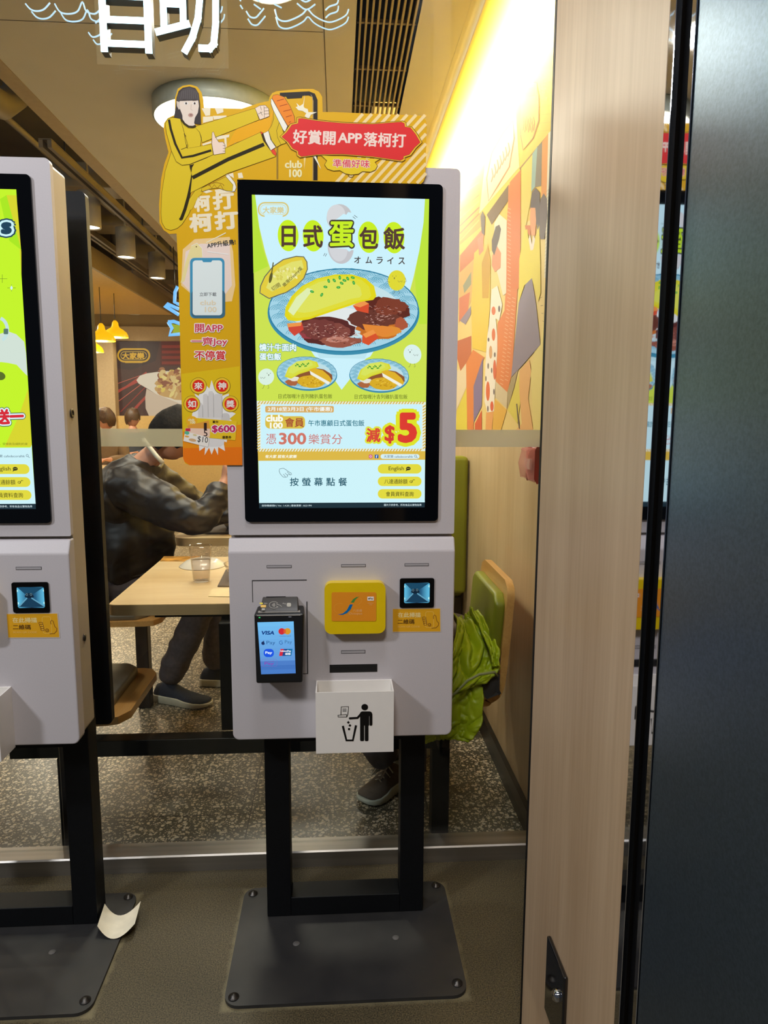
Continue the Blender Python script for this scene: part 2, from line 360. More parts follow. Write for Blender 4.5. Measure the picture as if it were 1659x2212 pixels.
_txt = {}
def text_mesh(s, bold=0.0):
    key = (s, round(bold, 4))
    if key in _txt: return _txt[key]
    cu = bpy.data.curves.new('t', 'FONT'); cu.body = s; cu.size = 1; cu.offset = bold; cu.resolution_u = 3
    o = bpy.data.objects.new('t', cu); col.objects.link(o)
    dg = bpy.context.evaluated_depsgraph_get(); dg.update()
    me = bpy.data.meshes.new_from_object(o.evaluated_get(dg))
    vs = [tuple(v.co) for v in me.vertices]; fs = [tuple(p.vertices) for p in me.polygons]
    bpy.data.objects.remove(o); bpy.data.curves.remove(cu); bpy.data.meshes.remove(me)
    _txt[key] = (vs, fs); return vs, fs
class Print:
    """flat printed or displayed artwork on one board: all its shapes are one mesh, stacked in hair-thin ink layers"""
    def __init__(s, fn, nrm, k=1.0, step=0.00012):
        s.fn = fn; s.n = Vector(nrm); s.k = k; s.step = step; s.v = []; s.f = []; s.c = []; s.o = (0, 0, 1.0); s.i = 0
    def frame(s, ox=0, oy=0, sc=1.0): s.o = (ox, oy, sc); return s
    def m(s, p, z):
        x = s.o[0]+p[0]/s.o[2]; y = s.o[1]+p[1]/s.o[2]
        return tuple(s.fn(x, y)+s.n*(s.step*z))
    def put(s, pts, fs, c, z):
        s.i += 1; z += (s.i % 12)*0.02
        n = len(s.v); s.v += [s.m(p, z) for p in pts]; s.f += [tuple(n+i for i in f) for f in fs]
        c = tuple(min(1.0, v/s.k) for v in lin(c)); s.c += [c]*len(fs); return s
    def poly(s, pts, c, z):
        t = tessellate_polygon([[Vector((p[0], p[1], 0)) for p in pts]]); return s.put(pts, [tuple(i) for i in t], c, z)
    def ell(s, cx, cy, rx, ry, c, z, rot=0, a0=0, a1=360, n=36):
        cr, sr = math.cos(R(rot)), math.sin(R(rot)); pts = []
        for k in range(n if a1-a0 >= 360 else n+1):
            a = R(a0+(a1-a0)*k/n); x, y = rx*math.cos(a), ry*math.sin(a); pts.append((cx+x*cr-y*sr, cy+x*sr+y*cr))
        return s.poly(pts, c, z)
    def ring(s, cx, cy, rx, ry, w_, c, z, rot=0, a0=0, a1=360, n=32):
        cr, sr = math.cos(R(rot)), math.sin(R(rot)); pts = []
        for k in range(n+1):
            a = R(a0+(a1-a0)*k/n); x, y = rx*math.cos(a), ry*math.sin(a); pts.append((cx+x*cr-y*sr, cy+x*sr+y*cr))
        return s.line(pts, w_, c, z)
    def line(s, pts, w_, c, z, closed=False):
        P = [Vector((p[0], p[1])) for p in pts]
        if closed: P.append(P[0])
        n = len(P); L_, Rr = [], []
        for i in range(n):
            if i == 0: t = (P[1]-P[0]) if not closed else (P[1]-P[-2])
            elif i == n-1: t = (P[-1]-P[-2]) if not closed else (P[1]-P[-2])
            else: t = (P[i]-P[i-1]).normalized()+(P[i+1]-P[i]).normalized()
            if t.length < 1e-9: t = Vector((1, 0))
            t.normalize(); q = Vector((-t.y, t.x))*w_/2; L_.append(P[i]+q); Rr.append(P[i]-q)
        pts2 = [tuple(p) for p in L_]+[tuple(p) for p in Rr]
        return s.put(pts2, [(i, i+1, n+i+1, n+i) for i in range(n-1)], c, z)
    def rr(s, x0, y0, x1, y1, r, c, z): return s.poly(rrect(x0, y0, x1, y1, r), c, z)
    def text(s, t, cx, cy, w_, c, z, h=None, rot=0, bold=0.0, out=None, align='c', skew=0.0):
        """w_: width of the line on the board; out=[(extra boldness, colour), ...] drawn beneath"""
        vs, fs = text_mesh(t)
        x0 = min(v[0] for v in vs)-bold; x1 = max(v[0] for v in vs)+bold; y0 = min(v[1] for v in vs)-bold; y1 = max(v[1] for v in vs)+bold
        sx = w_/(x1-x0); sy = h/(y1-y0) if h else sx
        mx = {'c': (x0+x1)/2, 'l': x0, 'r': x1}[align]; my = (y0+y1)/2; cr, sr = math.cos(R(rot)), math.sin(R(rot))
        for i, (e, cc) in enumerate([(0, c)]+(out or [])):
            rad = bold+e; dirs = [(0, 0)]
            if rad > 0: nd = 12 if rad > 0.035 else 6; dirs += [(rad*math.cos(2*math.pi*k/nd), rad*math.sin(2*math.pi*k/nd)) for k in range(nd)]
            for j, (dx, dy) in enumerate(dirs):
                pts = []
                for v in vs:
                    x = (v[0]+dx-mx)*sx+(v[1]+dy-my)*skew*sy; y = -(v[1]+dy-my)*sy; pts.append((cx+x*cr-y*sr, cy+x*sr+y*cr))
                s.put(pts, fs, cc, z-0.7*i-0.045*j)
        return s
    def build(s, name, mat, parent=None):
        me = bpy.data.meshes.new(name); o0 = origin(parent)
        me.from_pydata([tuple(Vector(v)-o0) for v in s.v], [], s.f); me.materials.append(mat)
        a = me.attributes.new('ink', 'FLOAT_COLOR', 'CORNER'); i = 0; data = []
        for p, c in zip(me.polygons, s.c): data += list((*c, 1.0))*len(p.vertices)
        a.data.foreach_set('color', data); me.update()
        o = bpy.data.objects.new(name, me); col.objects.link(o); o.parent = parent
        return o

# ================================================================== THE SETTING
XW, XP, YG = 0.612, 0.568, 2.02           # inner wall plane, outer panel plane, window plane
structure('floor', MB().box(-5, 3.5, -3.5, 1.985, -0.1, 0), FLOORM)
fi = structure('floor_inside', MB().box(-6.2, XW+0.1, 1.985, 11.2, -0.1, 0.0), TERRAZZO)
structure('wall_right', MB().box(XW, XW+0.12, 2.0, 11.2, 0, 3.3), INWOOD)
structure('baseboard_right', MB().box(XW-0.018, XW-0.0005, 2.04, 10.8, 0.0005, 0.085), DARK)
structure('wall_back', MB().box(-6.2, XW, 10.8, 10.92, 0, 3.3), CREAMW)
structure('wall_left', MB().box(-6.3, -6.2, 1.9, 11, 0, 3.3), CREAMW)
structure('ceiling', MB().box(-6.3, XW+0.12, 1.95, 11.2, 3.3, 3.4), SLABM)
# dropped ceiling over the tables: board with a slot cut for the air grille
GX0, GX1, GY1 = 0.070, 0.268, 3.45
c = MB(); CZ = 2.62
for x0, x1, y0, y1 in ((-1.235, GX0, 2.06, 10.7), (GX1, 0.44, 2.06, 10.7), (GX0, GX1, GY1, 10.7)): c.box(x0, x1, y0, y1, CZ, CZ+0.03)
structure('ceiling_panel', c, CEIL)
structure('trim_ceiling_edge', MB().box(-1.306, -1.236, 2.06, 10.7, CZ-0.002, CZ+0.14), basic('cream_trim_paint', (170, 152, 122), 0.6))
structure('trim_ceiling_joint', MB().box(-0.042, -0.039, 2.07, 4.6, CZ-0.0006, CZ+0.001).box(-1.2, -0.045, 2.655, 2.658, CZ-0.0006, CZ+0.001), GROOVE)
structure('trim_cove_edge', MB().box(0.425, 0.4405, 2.06, 10.7, CZ-0.0005, CZ+0.029), CEIL)
structure('ceiling_cove_lid', MB().box(0.20, XW, 2.04, 10.7, 3.02, 3.05), CEIL)
structure('wall_header', MB().box(-4.2, XW, 10.55, 10.8, 2.30, 2.50), basic('header_paint', (176, 150, 112), 0.6))
structure('wall_column', MB().box(-3.62, -3.10, 10.35, 10.8, 0, 2.30), basic('column_paint', (196, 172, 134), 0.6))
# air grille
g = MB()
for k in range(10):
    x = GX0+(GX1-GX0)*(k+0.5)/10+0.0; g.box(x-0.0035, x+0.0035, 2.07, GY1, CZ-0.001, CZ+0.02)
for y in (2.30, 2.60, 2.93, 3.26): g.box(GX0, GX1, y-0.006, y+0.006, CZ+0.006, CZ+0.018)
gr = thing('air_grille', ((GX0+GX1)/2, 2.7, CZ), 'long ceiling air grille of thin pale slats above the central kiosk', 'vent')
g.build('slat_grid', basic('grille_paint', (150, 138, 118), 0.6), gr)
MB().box(GX0, GX1, 2.07, GY1, CZ+0.10, CZ+0.12).box(GX0-.004, GX0, 2.07, GY1, CZ, CZ+.12).box(GX1, GX1+.004, 2.07, GY1, CZ, CZ+.12).build('plenum', basic('plenum_black', (14, 9, 7), 0.9), gr)
# window: glass pane, steel sill, frosted band
structure('window_1', MB().box(-4.5, XW-0.002, YG, YG+0.010, 0.05, 3.25), GLASS)
tb = MB().box(-4.5, XW-0.002, YG-0.0012, YG-0.0004, 1.244, 1.2925)
structure('trim_frosted_band', tb, FROST)
structure('trim_sill', MB().prism([(1.975, 0), (1.975, 0.046), (1.979, 0.05), (2.045, 0.05), (2.05, 0.046), (2.05, 0)], 'X', -4.5, XW-0.002), STEEL)
structure('wall_outer_return', MB().box(XW, XW+0.1, 1.30, 1.99, 0, 3.3), WALLWOOD)
XF = 0.396                                # face of the wood-clad pillar beside the walkway
structure('wall_corner_panel', MB().box(XF, XW+0.1, 0.905, 1.380, 0, 3.3), WALLWOOD, bevel=0.001, seg=1)
structure('trim_panel_edge', MB().box(XF-0.0005, XF+0.010, 1.3802, 1.392, 0, 3.3), BLACKM)
# sliding door track beside the pillar: two polished strips either side of a black gap, then the smoked metal door
structure('trim_door_edge_1', MB().box(XF-0.001, XF+0.004, 0.886, 0.902, 0, 3.3).box(XF-0.004, XF+0.004, 0.879, 0.885, 0, 3.3), CHROME, bevel=0.0006, seg=1)
structure('trim_door_gap', MB().box(XF+0.010, XF+0.03, 0.83, 0.904, 0, 3.3), BLACKM)
structure('trim_door_edge_2', MB().box(XF-0.001, XF+0.004, 0.834, 0.845, 0, 3.3).box(XF-0.004, XF+0.004, 0.828, 0.833, 0, 3.3), CHROME, bevel=0.0006, seg=1)
structure('door_1', MB().box(XF-0.002, XF+0.04, -0.9, 0.8265, 0.01, 3.3), DOORM)
structure('wall_near', MB().box(XF, XF+0.14, -3.5, -0.91, 0, 3.3), WALLWOOD)

# the mural printed on the inner wall
mu = Print(lambda x, y: onX(x, y, XW-0.0012), (-1, 0, 0), 1.0, .0003)
def w2p(Y, z):                       # wall point -> photo pixel, so the base sheet shares the artwork's frame
    v = Vector((XW-0.0012, Y, z))-CAM; d = v.dot(FW)
    return (829.5+F_PX*v.dot(RT)/d, 1106-F_PX*v.dot(UP)/d)
mu.poly([w2p(2.045, 1.256), w2p(9.5, 1.256), w2p(9.5, 3.0), w2p(2.045, 3.0)], (236, 206, 128), 0)
# upper band: shop fronts in ochre
mu.poly([w2p(2.045, 3.0), w2p(7.5, 3.0), w2p(7.5, 2.05), w2p(4.0, 2.03), w2p(2.045, 1.93)], (238, 196, 84), 1)
mu.frame(900, 0, 3.686)
mu.poly([(860, 320), (1100, 380), (1095, 550), (850, 560)], (206, 168, 70), 2)
mu.poly([(880, 60), (1030, 0), (1010, 330), (865, 320)], (244, 176, 70), 2)
mu.poly([(1010, 330), (1100, 380), (1110, 40), (1040, 200)], (214, 186, 92), 2)
for k in range(7): mu.line([(800-k*12, 700+k*60), (1090, 640+k*66)], 1.5, (196, 150, 60), 2.4)
# two oval signboards with brown borders (plain lettering strokes only)
mu.poly([(830, 740), (850, 680), (905, 650), (955, 660), (975, 780), (975, 960), (930, 1100), (850, 1195), (828, 1060)], (226, 190, 96), 3)
mu.line([(830, 740), (850, 680), (905, 650), (955, 660), (975, 780), (975, 960), (930, 1100), (850, 1195), (828, 1060)], 9, (176, 122, 70), 3.5, True)
mu.poly([(862, 700), (955, 690), (968, 760), (870, 780)], (190, 132, 80), 4)
mu.poly([(500, 1700), (560, 1180), (790, 860), (820, 1330)], (232, 212, 160), 2.6)
mu.poly([(560, 1420), (600, 1220), (690, 1060), (770, 960), (780, 1100), (740, 1330), (650, 1480), (575, 1600)], (236, 218, 172), 3)
mu.line([(560, 1420), (600, 1220), (690, 1060), (770, 960), (780, 1100), (740, 1330), (650, 1480), (575, 1600)], 10, (178, 122, 78), 3.5, True)
for k in range(7):
    x, y = 600+k*22, 1400-k*34; mu.line([(x, y-60), (x+12, y), (x-4, y+50)], 8, (170, 112, 76), 4)
    x, y = 850+k*14, 980+(k % 2)*14; mu.line([(x, y-50), (x+8, y), (x, y+60)], 6, (176, 116, 60), 4)
mu.poly([(820, 1340), (1080, 1030), (1060, 1070), (832, 1370)], (150, 112, 62), 3)
# street below
mu.poly([(560, 1710), (735, 1470), (730, 1600), (600, 1790)], (110, 84, 60), 4)
mu.poly([(745, 1450), (832, 1350), (830, 1950), (815, 2300), (712, 2300), (725, 1700)], (222, 120, 58), 4)
mu.poly([(835, 1340), (925, 1230), (918, 1560), (835, 2000)], (230, 206, 96), 4)
mu.poly([(925, 1225), (965, 1165), (945, 1490), (915, 1530)], (150, 178, 170), 4.2)
mu.poly([(965, 1165), (1003, 1135), (995, 1480), (945, 1490)], (128, 118, 104), 4.2)
mu.poly([(1003, 1130), (1052, 1060), (1040, 1560), (995, 1560)], (232, 150, 74), 4.2)
mu.poly([(1052, 1060), (1076, 1040), (1055, 2212), (1020, 2212)], (232, 222, 196), 4.2)
mu.poly([(345, 1440), (500, 1400), (520, 1800), (345, 1950)], (216, 160, 66), 2)
for k in range(8): mu.line([(345, 1500+k*60), (500, 1400+k*50)], 9, ((168, 112, 44), (232, 186, 92), (196, 96, 48))[k % 3], 2.4)
mu.frame(960, 400, 3.686)
mu.poly([(125, 560), (320, 330), (310, 480), (215, 620), (120, 860)], (206, 118, 66), 3)
mu.poly([(120, 700), (235, 590), (230, 900), (115, 1100)], (222, 176, 96), 3.2)
mu.poly([(150, 800), (215, 690), (215, 790), (160, 860)], (150, 150, 116), 3.6)
mu.poly([(118, 900), (205, 850), (190, 1000), (118, 1090)], (216, 116, 70), 3.6)
mu.poly([(125, 1080), (215, 960), (212, 1030), (170, 1110)], (146, 132, 148), 3.8)
mu.poly([(105, 1240), (215, 1200), (215, 1360), (130, 1480), (104, 1380)], (196, 104, 60), 3.6)
mu.poly([(100, 1480), (200, 1400), (180, 1600), (98, 1790)], (232, 210, 170), 3)
mu.poly([(98, 1800), (180, 1610), (182, 1960), (94, 1960)], (226, 206, 70), 3)
# tall orange brick pillar with pale ticks
mu.poly([(512, 0), (606, 0), (590, 760), (560, 1200), (540, 1500), (505, 1650), (410, 1560), (425, 1100), (480, 1000), (500, 700)], (226, 128, 66), 4)
for k in range(46):
    y = 180+k*31; x = 505-max(0, y-900)*0.09; mu.line([(x, y), (x+26, y+14)], 4, (238, 190, 150), 4.6)
    if y > 920: mu.line([(x+40, y-30), (x+66, y-18)], 4, (238, 190, 150), 4.6)
# figures as flat shapes: yellow coat, white spotted dress, yellow top with violet skirt
def fig(pts, c, z): mu.poly(pts, c, z)
fig([(240, 540), (300, 480), (345, 470), (370, 600), (365, 980), (335, 1330), (225, 1300), (215, 960)], (232, 196, 66), 5)
fig([(300, 620), (350, 480), (368, 640), (355, 900), (305, 900)], (204, 156, 36), 5.3)
fig([(175, 1420), (230, 1310), (320, 1370), (240, 1600), (235, 1960), (185, 1960), (178, 1600)], (224, 130, 62), 5)
fig([(235, 1600), (310, 1370), (305, 1560), (300, 1760), (235, 1890)], (128, 112, 148), 5.4)
fig([(245, 1900), (300, 1790), (300, 1960), (245, 1960)], (214, 88, 46), 5.4)
fig([(290, 250), (305, 205), (328, 250), (322, 400), (300, 380)], (92, 74, 72), 5.6)
fig([(265, 430), (310, 390), (315, 520), (280, 560)], (214, 130, 92), 5.5)
fig([(400, 300), (440, 230), (500, 280), (495, 860), (470, 880), (430, 720), (400, 620)], (232, 220, 190), 4.8)
fig([(382, 520), (380, 440), (412, 330), (440, 315), (455, 350), (440, 430), (400, 560)], (70, 58, 62), 6)
fig([(385, 560), (420, 480), (455, 540), (450, 660), (405, 690), (380, 640)], (216, 140, 100), 5.8)
fig([(360, 1100), (380, 830), (425, 800), (465, 950), (440, 1080), (412, 1060), (425, 1200), (425, 1320), (410, 1560), (398, 1800), (345, 1810), (322, 1720), (330, 1440), (345, 1200)], (240, 228, 208), 6)
for (x, y, rx, ry, c) in ((395, 1000, 16, 34, (220, 112, 66)), (372, 1330, 13, 52, (214, 160, 106)), (395, 1190, 14, 50, (222, 112, 62)), (350, 1640, 16, 78, (224, 104, 56)), (404, 1470, 13, 80, (218, 100, 60)), (382, 1760, 13, 40, (218, 90, 52)), (355, 1230, 7, 16, (110, 96, 92)), (405, 1350, 7, 20, (110, 96, 92)), (352, 1440, 6, 24, (110, 96, 92)), (380, 1475, 6, 22, (110, 96, 92)), (350, 1780, 6, 24, (110, 96, 92)), (334, 1540, 5, 22, (110, 96, 92)), (398, 1645, 6, 24, (110, 96, 92)), (440, 985, 8, 26, (90, 80, 84))):
    mu.ell(x, y, rx, ry, c, 6.5, 0, n=18)
fig([(335, 1810), (395, 1800), (380, 1960), (330, 1960)], (230, 160, 90), 5)
fig([(400, 1700), (500, 1790), (450, 1960), (385, 1960)], (232, 178, 70), 4.8)
fig([(410, 1560), (505, 1650), (500, 1780), (408, 1690)], (216, 196, 156), 5)
fig([(686, 190), (700, 60), (730, 20), (765, 60), (765, 300), (735, 320), (730, 200)], (88, 76, 84), 5.6)
fig([(740, 330), (770, 110), (795, 65), (820, 110), (825, 240), (800, 430), (770, 430)], (98, 84, 88), 5.4)
fig([(690, 180), (728, 180), (735, 280), (728, 400), (695, 400), (684, 260)], (232, 158, 108), 6)
fig([(645, 320), (690, 320), (690, 420), (650, 350)], (216, 122, 66), 5.9)
fig([(600, 590), (640, 360), (665, 350), (672, 420), (700, 520), (728, 420), (760, 320), (768, 600), (770, 860), (750, 930), (700, 740), (640, 800), (595, 935)], (236, 214, 74), 6.2)
fig([(675, 430), (688, 390), (700, 470), (714, 400), (728, 430), (712, 515), (690, 520)], (238, 222, 206), 6.6)
fig([(700, 735), (735, 960), (768, 1270), (620, 1440), (535, 1530), (595, 940), (650, 790)], (142, 130, 146), 6)
fig([(540, 1530), (590, 1470), (560, 1600), (505, 1790), (505, 1640)], (172, 152, 108), 5)
fig([(600, 1480), (680, 1390), (695, 1480), (670, 1700), (712, 1960), (560, 1960), (620, 1900), (600, 1640)], (236, 178, 110), 5.4)
fig([(720, 1330), (768, 1270), (815, 900), (790, 1960), (712, 1960), (690, 1500)], (236, 214, 128), 5)
mu.line([(580, 1740), (590, 1850), (602, 1940)], 9, (84, 70, 62), 6)
fig([(505, 1790), (600, 1500), (612, 1700), (585, 1900)], (226, 206, 84), 4.9)
for k in range(5): mu.line([(760+k*9, 900+k*60), (784+k*4, 890+k*66)], 3, (120, 100, 80), 6)
for k in range(24): mu.line([(812-k*0.5, 60+k*28), (845-k*0.6, 20+k*28)], 2.2, (176, 166, 140), 5)
mural = mu.frame().build('wall_mural', MURALP)
tag(mural, 'bright street scene mural of flat figures and shop fronts on right inner wall', 'mural')

# ================================================================== THE KIOSK
KX, KY, KL = 0.010, 1.69, 1.67            # centre, front of upper body, front of lower body
kiosk = thing('ordering_kiosk', (KX, 1.67, 0), 'white self ordering kiosk in the middle showing an omelette rice poster on its screen', 'kiosk', 'self ordering kiosks in front of the window')
xl, xr = KX-0.268, KX+0.268
MB().prism(rrect(xl, 1.052, xr, 1.884, (0.004, 0.004, 0.012, 0.012)), 'Y', KY, KY+0.016).build('front_cover', WHITE, kiosk, 0.006, 3)
MB().prism(rrect(xl+0.003, 0.556, xr-0.003, 1.880, 0.012), 'Y', KY+0.018, KY+0.095).build('back_case', GREYSIDE, kiosk, 0.003, 2)
# lower cover: sloped top band, rounded bottom corners
me = MB(); zb, zt, zc = 0.549, 1.0445, 1.014
out = rrect(xl, zb, xr, zt, (0.016, 0.016, 0.003, 0.003), 6)
front = [(x, KL if z < zc else KL+(z-zc)/(zt-zc)*0.015, z) for x, z in rrect(xl, zb, xr, zc, (0.016, 0.016, 0.0, 0.0), 6)]
n = len(front); me.add(front+[(x, KY+0.016, z) for (x, y, z) in front], [tuple(range(n))]+[(i, n+i, n+(i+1) % n, (i+1) % n) for i in range(n) if abs(front[i][2]-zc) > 1e-6 or abs(front[(i+1) % n][2]-zc) > 1e-6])
me.add([(xl, KL, zc), (xr, KL, zc), (xr, KL+0.015, zt), (xl, KL+0.015, zt), (xl, KY+0.016, zc), (xr, KY+0.016, zc), (xr, KY+0.016, zt), (xl, KY+0.016, zt)],
       [(0, 1, 2, 3), (1, 5, 6, 2), (0, 3, 7, 4), (3, 2, 6, 7)])
lower = me.build('lower_cover', WHITE, kiosk)
bm_w = lower.modifiers.new('weld', 'WELD'); bm_w.merge_threshold = 0.0002
bv = lower.modifiers.new('bevel', 'BEVEL'); bv.width = 0.003; bv.segments = 2; bv.angle_limit = R(25)
# black screen surround and lit screen
zb0, zb1, bx0, bx1 = 1.084, 1.8475, KX-0.2285, KX+0.2275
MB().prism(rrect(bx0, zb0, bx1, zb1, 0.010), 'Y', KY-0.006, KY-0.0001).build('screen_surround', BEZEL, kiosk, 0.001, 2)
YS = KY-0.0064
SY = lambda x, y: onY(x, y, YS)
def kiosk_ui(S):
    """lower part of both screens: white strip with three pills (photo pixels of the middle kiosk)"""
    S.poly([(558.3, 995), (918, 992), (917.5, 1087), (559.8, 1089)], (206, 243, 250), 1)
    for y, t, tw in ((1013, 'English', 33), (1040, '八達通餘額', 50), (1067, '會員資料查詢', 60)):
        S.rr(816, y-10.5, 910.5, y+10, 10, (226, 218, 62), 2)
        S.text(t, {13: 856, 40: 855, 67: 863.5}[y-1000], y, tw, (88, 84, 26), 4, h=10.5 if y > 1020 else 11, bold=0.008)
    S.ell(882, 1012, 5, 3.8, (40, 40, 24), 4); S.poly([(878, 1014), (876, 1018), (882, 1015)], (40, 40, 24), 4)
    for k in (-2.4, 0, 2.4): S.ell(882+k, 1012, .8, .8, (226, 218, 62), 5, n=8)
    S.ring(888, 1040.5, 2.6, 2.2, 1, (88, 84, 26), 4); S.line([(889, 1042), (893, 1036), (896, 1037)], 1.2, (88, 84, 26), 4)
    S.poly([(559.8, 1086.5), (917.8, 1085), (917.3, 1096), (560, 1098)], (28, 48, 58), 3)
def squiggle(S, cx, cy, rx, ry, z, c, rows=3, w_=1):
    pass
def plate(S, cx, cy, rx, ry, z, rot=0):
    S.ell(cx, cy+ry*0.06, rx, ry, (58, 140, 172), z, rot, n=60); S.ell(cx, cy, rx*0.99, ry*0.98, (164, 212, 230), z+.4, rot, n=60)
    rg = random.Random(int(cx))
    for ring in range(2):
        q = (0.86, 0.76)[ring]; cnt = (26, 22)[ring]
        for k in range(cnt):
            a = 2*math.pi*(k+ring*.5)/cnt; px, py = cx+rx*q*math.cos(a), cy+ry*q*math.sin(a)
            for j in range(4):
                r_ = rx*0.115*(1-j*0.24); S.ring(px, py, r_, r_*0.62, max(0.5, rx*0.007), (84, 158, 184), z+.6, R(0)+math.degrees(a)*0+0, 180+math.degrees(a)*0.0, 360, n=8)
    S.ring(cx, cy, rx*0.985, ry*0.975, rx*0.014, (38, 122, 158), z+.8, rot, n=60)
def omelette(S, pts, z, hi, lo):
    S.poly(pts, lo, z); c = (sum(p[0] for p in pts)/len(pts), sum(p[1] for p in pts)/len(pts))
    for q, cc in ((0.90, tuple((a+b)/2 for a, b in zip(hi, lo))), (0.72, hi)):
        S.poly([(c[0]+(p[0]-c[0])*q-3*(1-q)*10*0.3, c[1]+(p[1]-c[1])*q-(1-q)*16) for p in pts], cc, z+.4)
def blob(S, cx, cy, rx, ry, c, z, seed, jag=0.16, n=26, rot=0):
    rg = random.Random(seed); pts = []; cr, sr = math.cos(R(rot)), math.sin(R(rot)); ph = rg.random()*6
    for k in range(n):
        a = 2*math.pi*k/n; r_ = 1+jag*(math.sin(3*a+ph)*.5+rg.uniform(-.6, .6)); x, y = rx*r_*math.cos(a), ry*r_*math.sin(a)
        pts.append((cx+x*cr-y*sr, cy+x*sr+y*cr))
    S.poly(pts, c, z)
def chick(S, cx, cy, rx, ry, c, face, z, rot=0):
    S.ell(cx, cy, rx, ry, c, z, rot)
    ink = (84, 84, 70); fx = cx+face*rx*0.3
    S.ell(fx-3, cy-ry*.42, .8, .8, ink, z+1, n=8); S.ell(fx+4, cy-ry*.42, .8, .8, ink, z+1, n=8)
    S.poly([(fx-1, cy-ry*.28), (fx+2, cy-ry*.28), (fx+.4, cy-ry*.08)], ink, z+1)
    for sx in (-1, 1): S.line([(cx+sx*4, cy+ry-1), (cx+sx*6, cy+ry+6), (cx+sx*6-3, cy+ry+7)], .7, ink, z+1)
    S.line([(cx-face*2, cy), (cx-face*5, cy+4), (cx-face*8, cy+1), (cx-face*11, cy+4), (cx-face*12, cy)], .7, ink, z+1)

def center_screen():
    S = Print(SY, (0, -1, 0), 1.0)
    S.poly([(544, 420.5), (927, 430), (916.8, 1096), (560, 1098)], (204, 226, 80), 0)
    S.poly([(544, 420.5), (552, 420.7), (556, 470), (566, 530), (580, 575), (547.5, 590)], (184, 226, 56), .4)
    S.poly([(918, 429.8), (927, 430), (922, 700), (905, 700), (896, 600), (905, 540), (914, 480)], (190, 228, 60), .4)
    S.poly([(551, 420.7), (918, 429.8), (915, 480), (906, 540), (893, 600), (882, 640), (800, 770), (790, 775), (738, 842), (690, 775), (680, 770), (600, 650), (590, 600), (573, 545), (560, 490)], (203, 241, 252), 1)
    # shop logo
    g = (216, 198, 120)
    S.line(rrect(558.5, 438, 622.5, 467, 13), 3.2, g, 2, True); S.line(rrect(562.5, 442.5, 618.5, 463.5, 10), 1.2, (228, 214, 140), 2, True)
    S.poly([(571, 463), (611, 464), (610, 470), (572, 469)], (203, 241, 252), 2.5)
    S.text('大家樂', 590.5, 454, 46, (214, 204, 150), 4, h=15, bold=0.03)
    # egg shells and title
    S.ell(733, 470, 27.5, 29, (196, 196, 198), 2, 8); S.ell(726, 466, 20, 24, (214, 216, 218), 2.4, 8)
    S.poly([(728, 473), (737, 466), (742, 462), (748, 464), (752, 458), (764, 461), (768, 505), (720, 505), (716, 478)], (203, 241, 252), 3)
    S.ell(736, 535, 28, 35, (196, 196, 200), 2, -6); S.ell(731, 535, 20, 30, (210, 212, 216), 2.4, -6)
    S.poly([(706, 526), (712, 529), (716, 533), (722, 536), (748, 538), (754, 544), (760, 540), (766, 541), (768, 500), (704, 500)], (203, 241, 252), 3)
    for i, (ch, x, y) in enumerate((('日', 622.5, 509.5), ('式', 676.5, 510), ('包', 796, 513), ('飯', 851, 514))):
        S.ell(x, y-.5, 22.5, 34, (200, 238, 30), 4, -3)
        S.text(ch, x+(1, -.5, .5, .5)[i], y+1, (31, 43, 41, 47)[i], (82, 58, 48), 6, h=(46, 49, 48, 49)[i], bold=0.028)
    S.text('蛋', 737.5, 506.5, 54, (200, 238, 34), 8, h=57, bold=0.03, out=[(0.055, (60, 52, 40))])
    for k, x in enumerate((772, 796.5, 820, 843, 867.5)): S.text('オムライス'[k], x, 561.5+k*.6, 14, (70, 60, 58), 4, h=15, bold=0.02)
    for p in ([(762, 468), (768, 473)], [(765, 465), (772, 470)], [(699, 553), (702, 547)], [(703, 554), (705.5, 548)]): S.line(p, 1, (70, 66, 66), 4)
    # big plate
    S.poly([(676, 745), (800, 748), (788, 775), (690, 773)], (190, 230, 240), 2)
    plate(S, 742, 670, 164, 91.5, 5)
    S.ell(745, 668, 122, 62, (196, 226, 232), 6.2, 3, n=50)
    blob(S, 735, 690, 60, 26, (226, 232, 232), 6.6, 3, .05)
    # stew
    for args in ((704, 714, 62, 30, (88, 40, 36), 7, 4), (686, 710, 42, 21, (116, 58, 52), 7.4, 5), (716, 718, 42, 19, (130, 70, 60), 7.5, 6), (826, 674, 58, 31, (92, 38, 28), 7, 7), (842, 662, 36, 19, (124, 58, 40), 7.4, 8), (806, 690, 56, 22, (104, 54, 42), 7.3, 9), (820, 712, 48, 20, (196, 108, 34), 7.2, 10), (836, 715, 30, 12, (222, 140, 50), 7.5, 11), (735, 738, 44, 12, (150, 84, 66), 7.4, 12), (728, 734, 24, 6, (192, 128, 110), 7.7, 13), (866, 700, 14, 14, (170, 84, 56), 7.4, 14), (664, 716, 20, 16, (150, 62, 66), 7.1, 17)): blob(S, *args)
    rg = random.Random(21)
    for k in range(200):
        x, y = rg.choice(((706, 716), (826, 672), (812, 690), (742, 730), (690, 712))); x += rg.uniform(-38, 38); y += rg.uniform(-12, 12)
        S.line([(x, y), (x+rg.uniform(2, 7), y+rg.uniform(-3, 3))], rg.uniform(.6, 1.5), rg.choice(((184, 132, 124), (208, 164, 150), (66, 26, 22), (150, 86, 70))), 8)
    S.poly([(620, 699), (652, 696), (656, 712), (636, 726), (624, 714)], (206, 70, 52), 7.8); S.poly([(620, 699), (652, 696), (650, 704), (622, 707)], (236, 150, 72), 8)
    S.poly([(762, 660), (782, 648), (797, 656), (796, 677), (770, 671)], (216, 78, 44), 8); S.poly([(762, 660), (782, 648), (797, 656), (778, 664)], (238, 150, 76), 8.2)
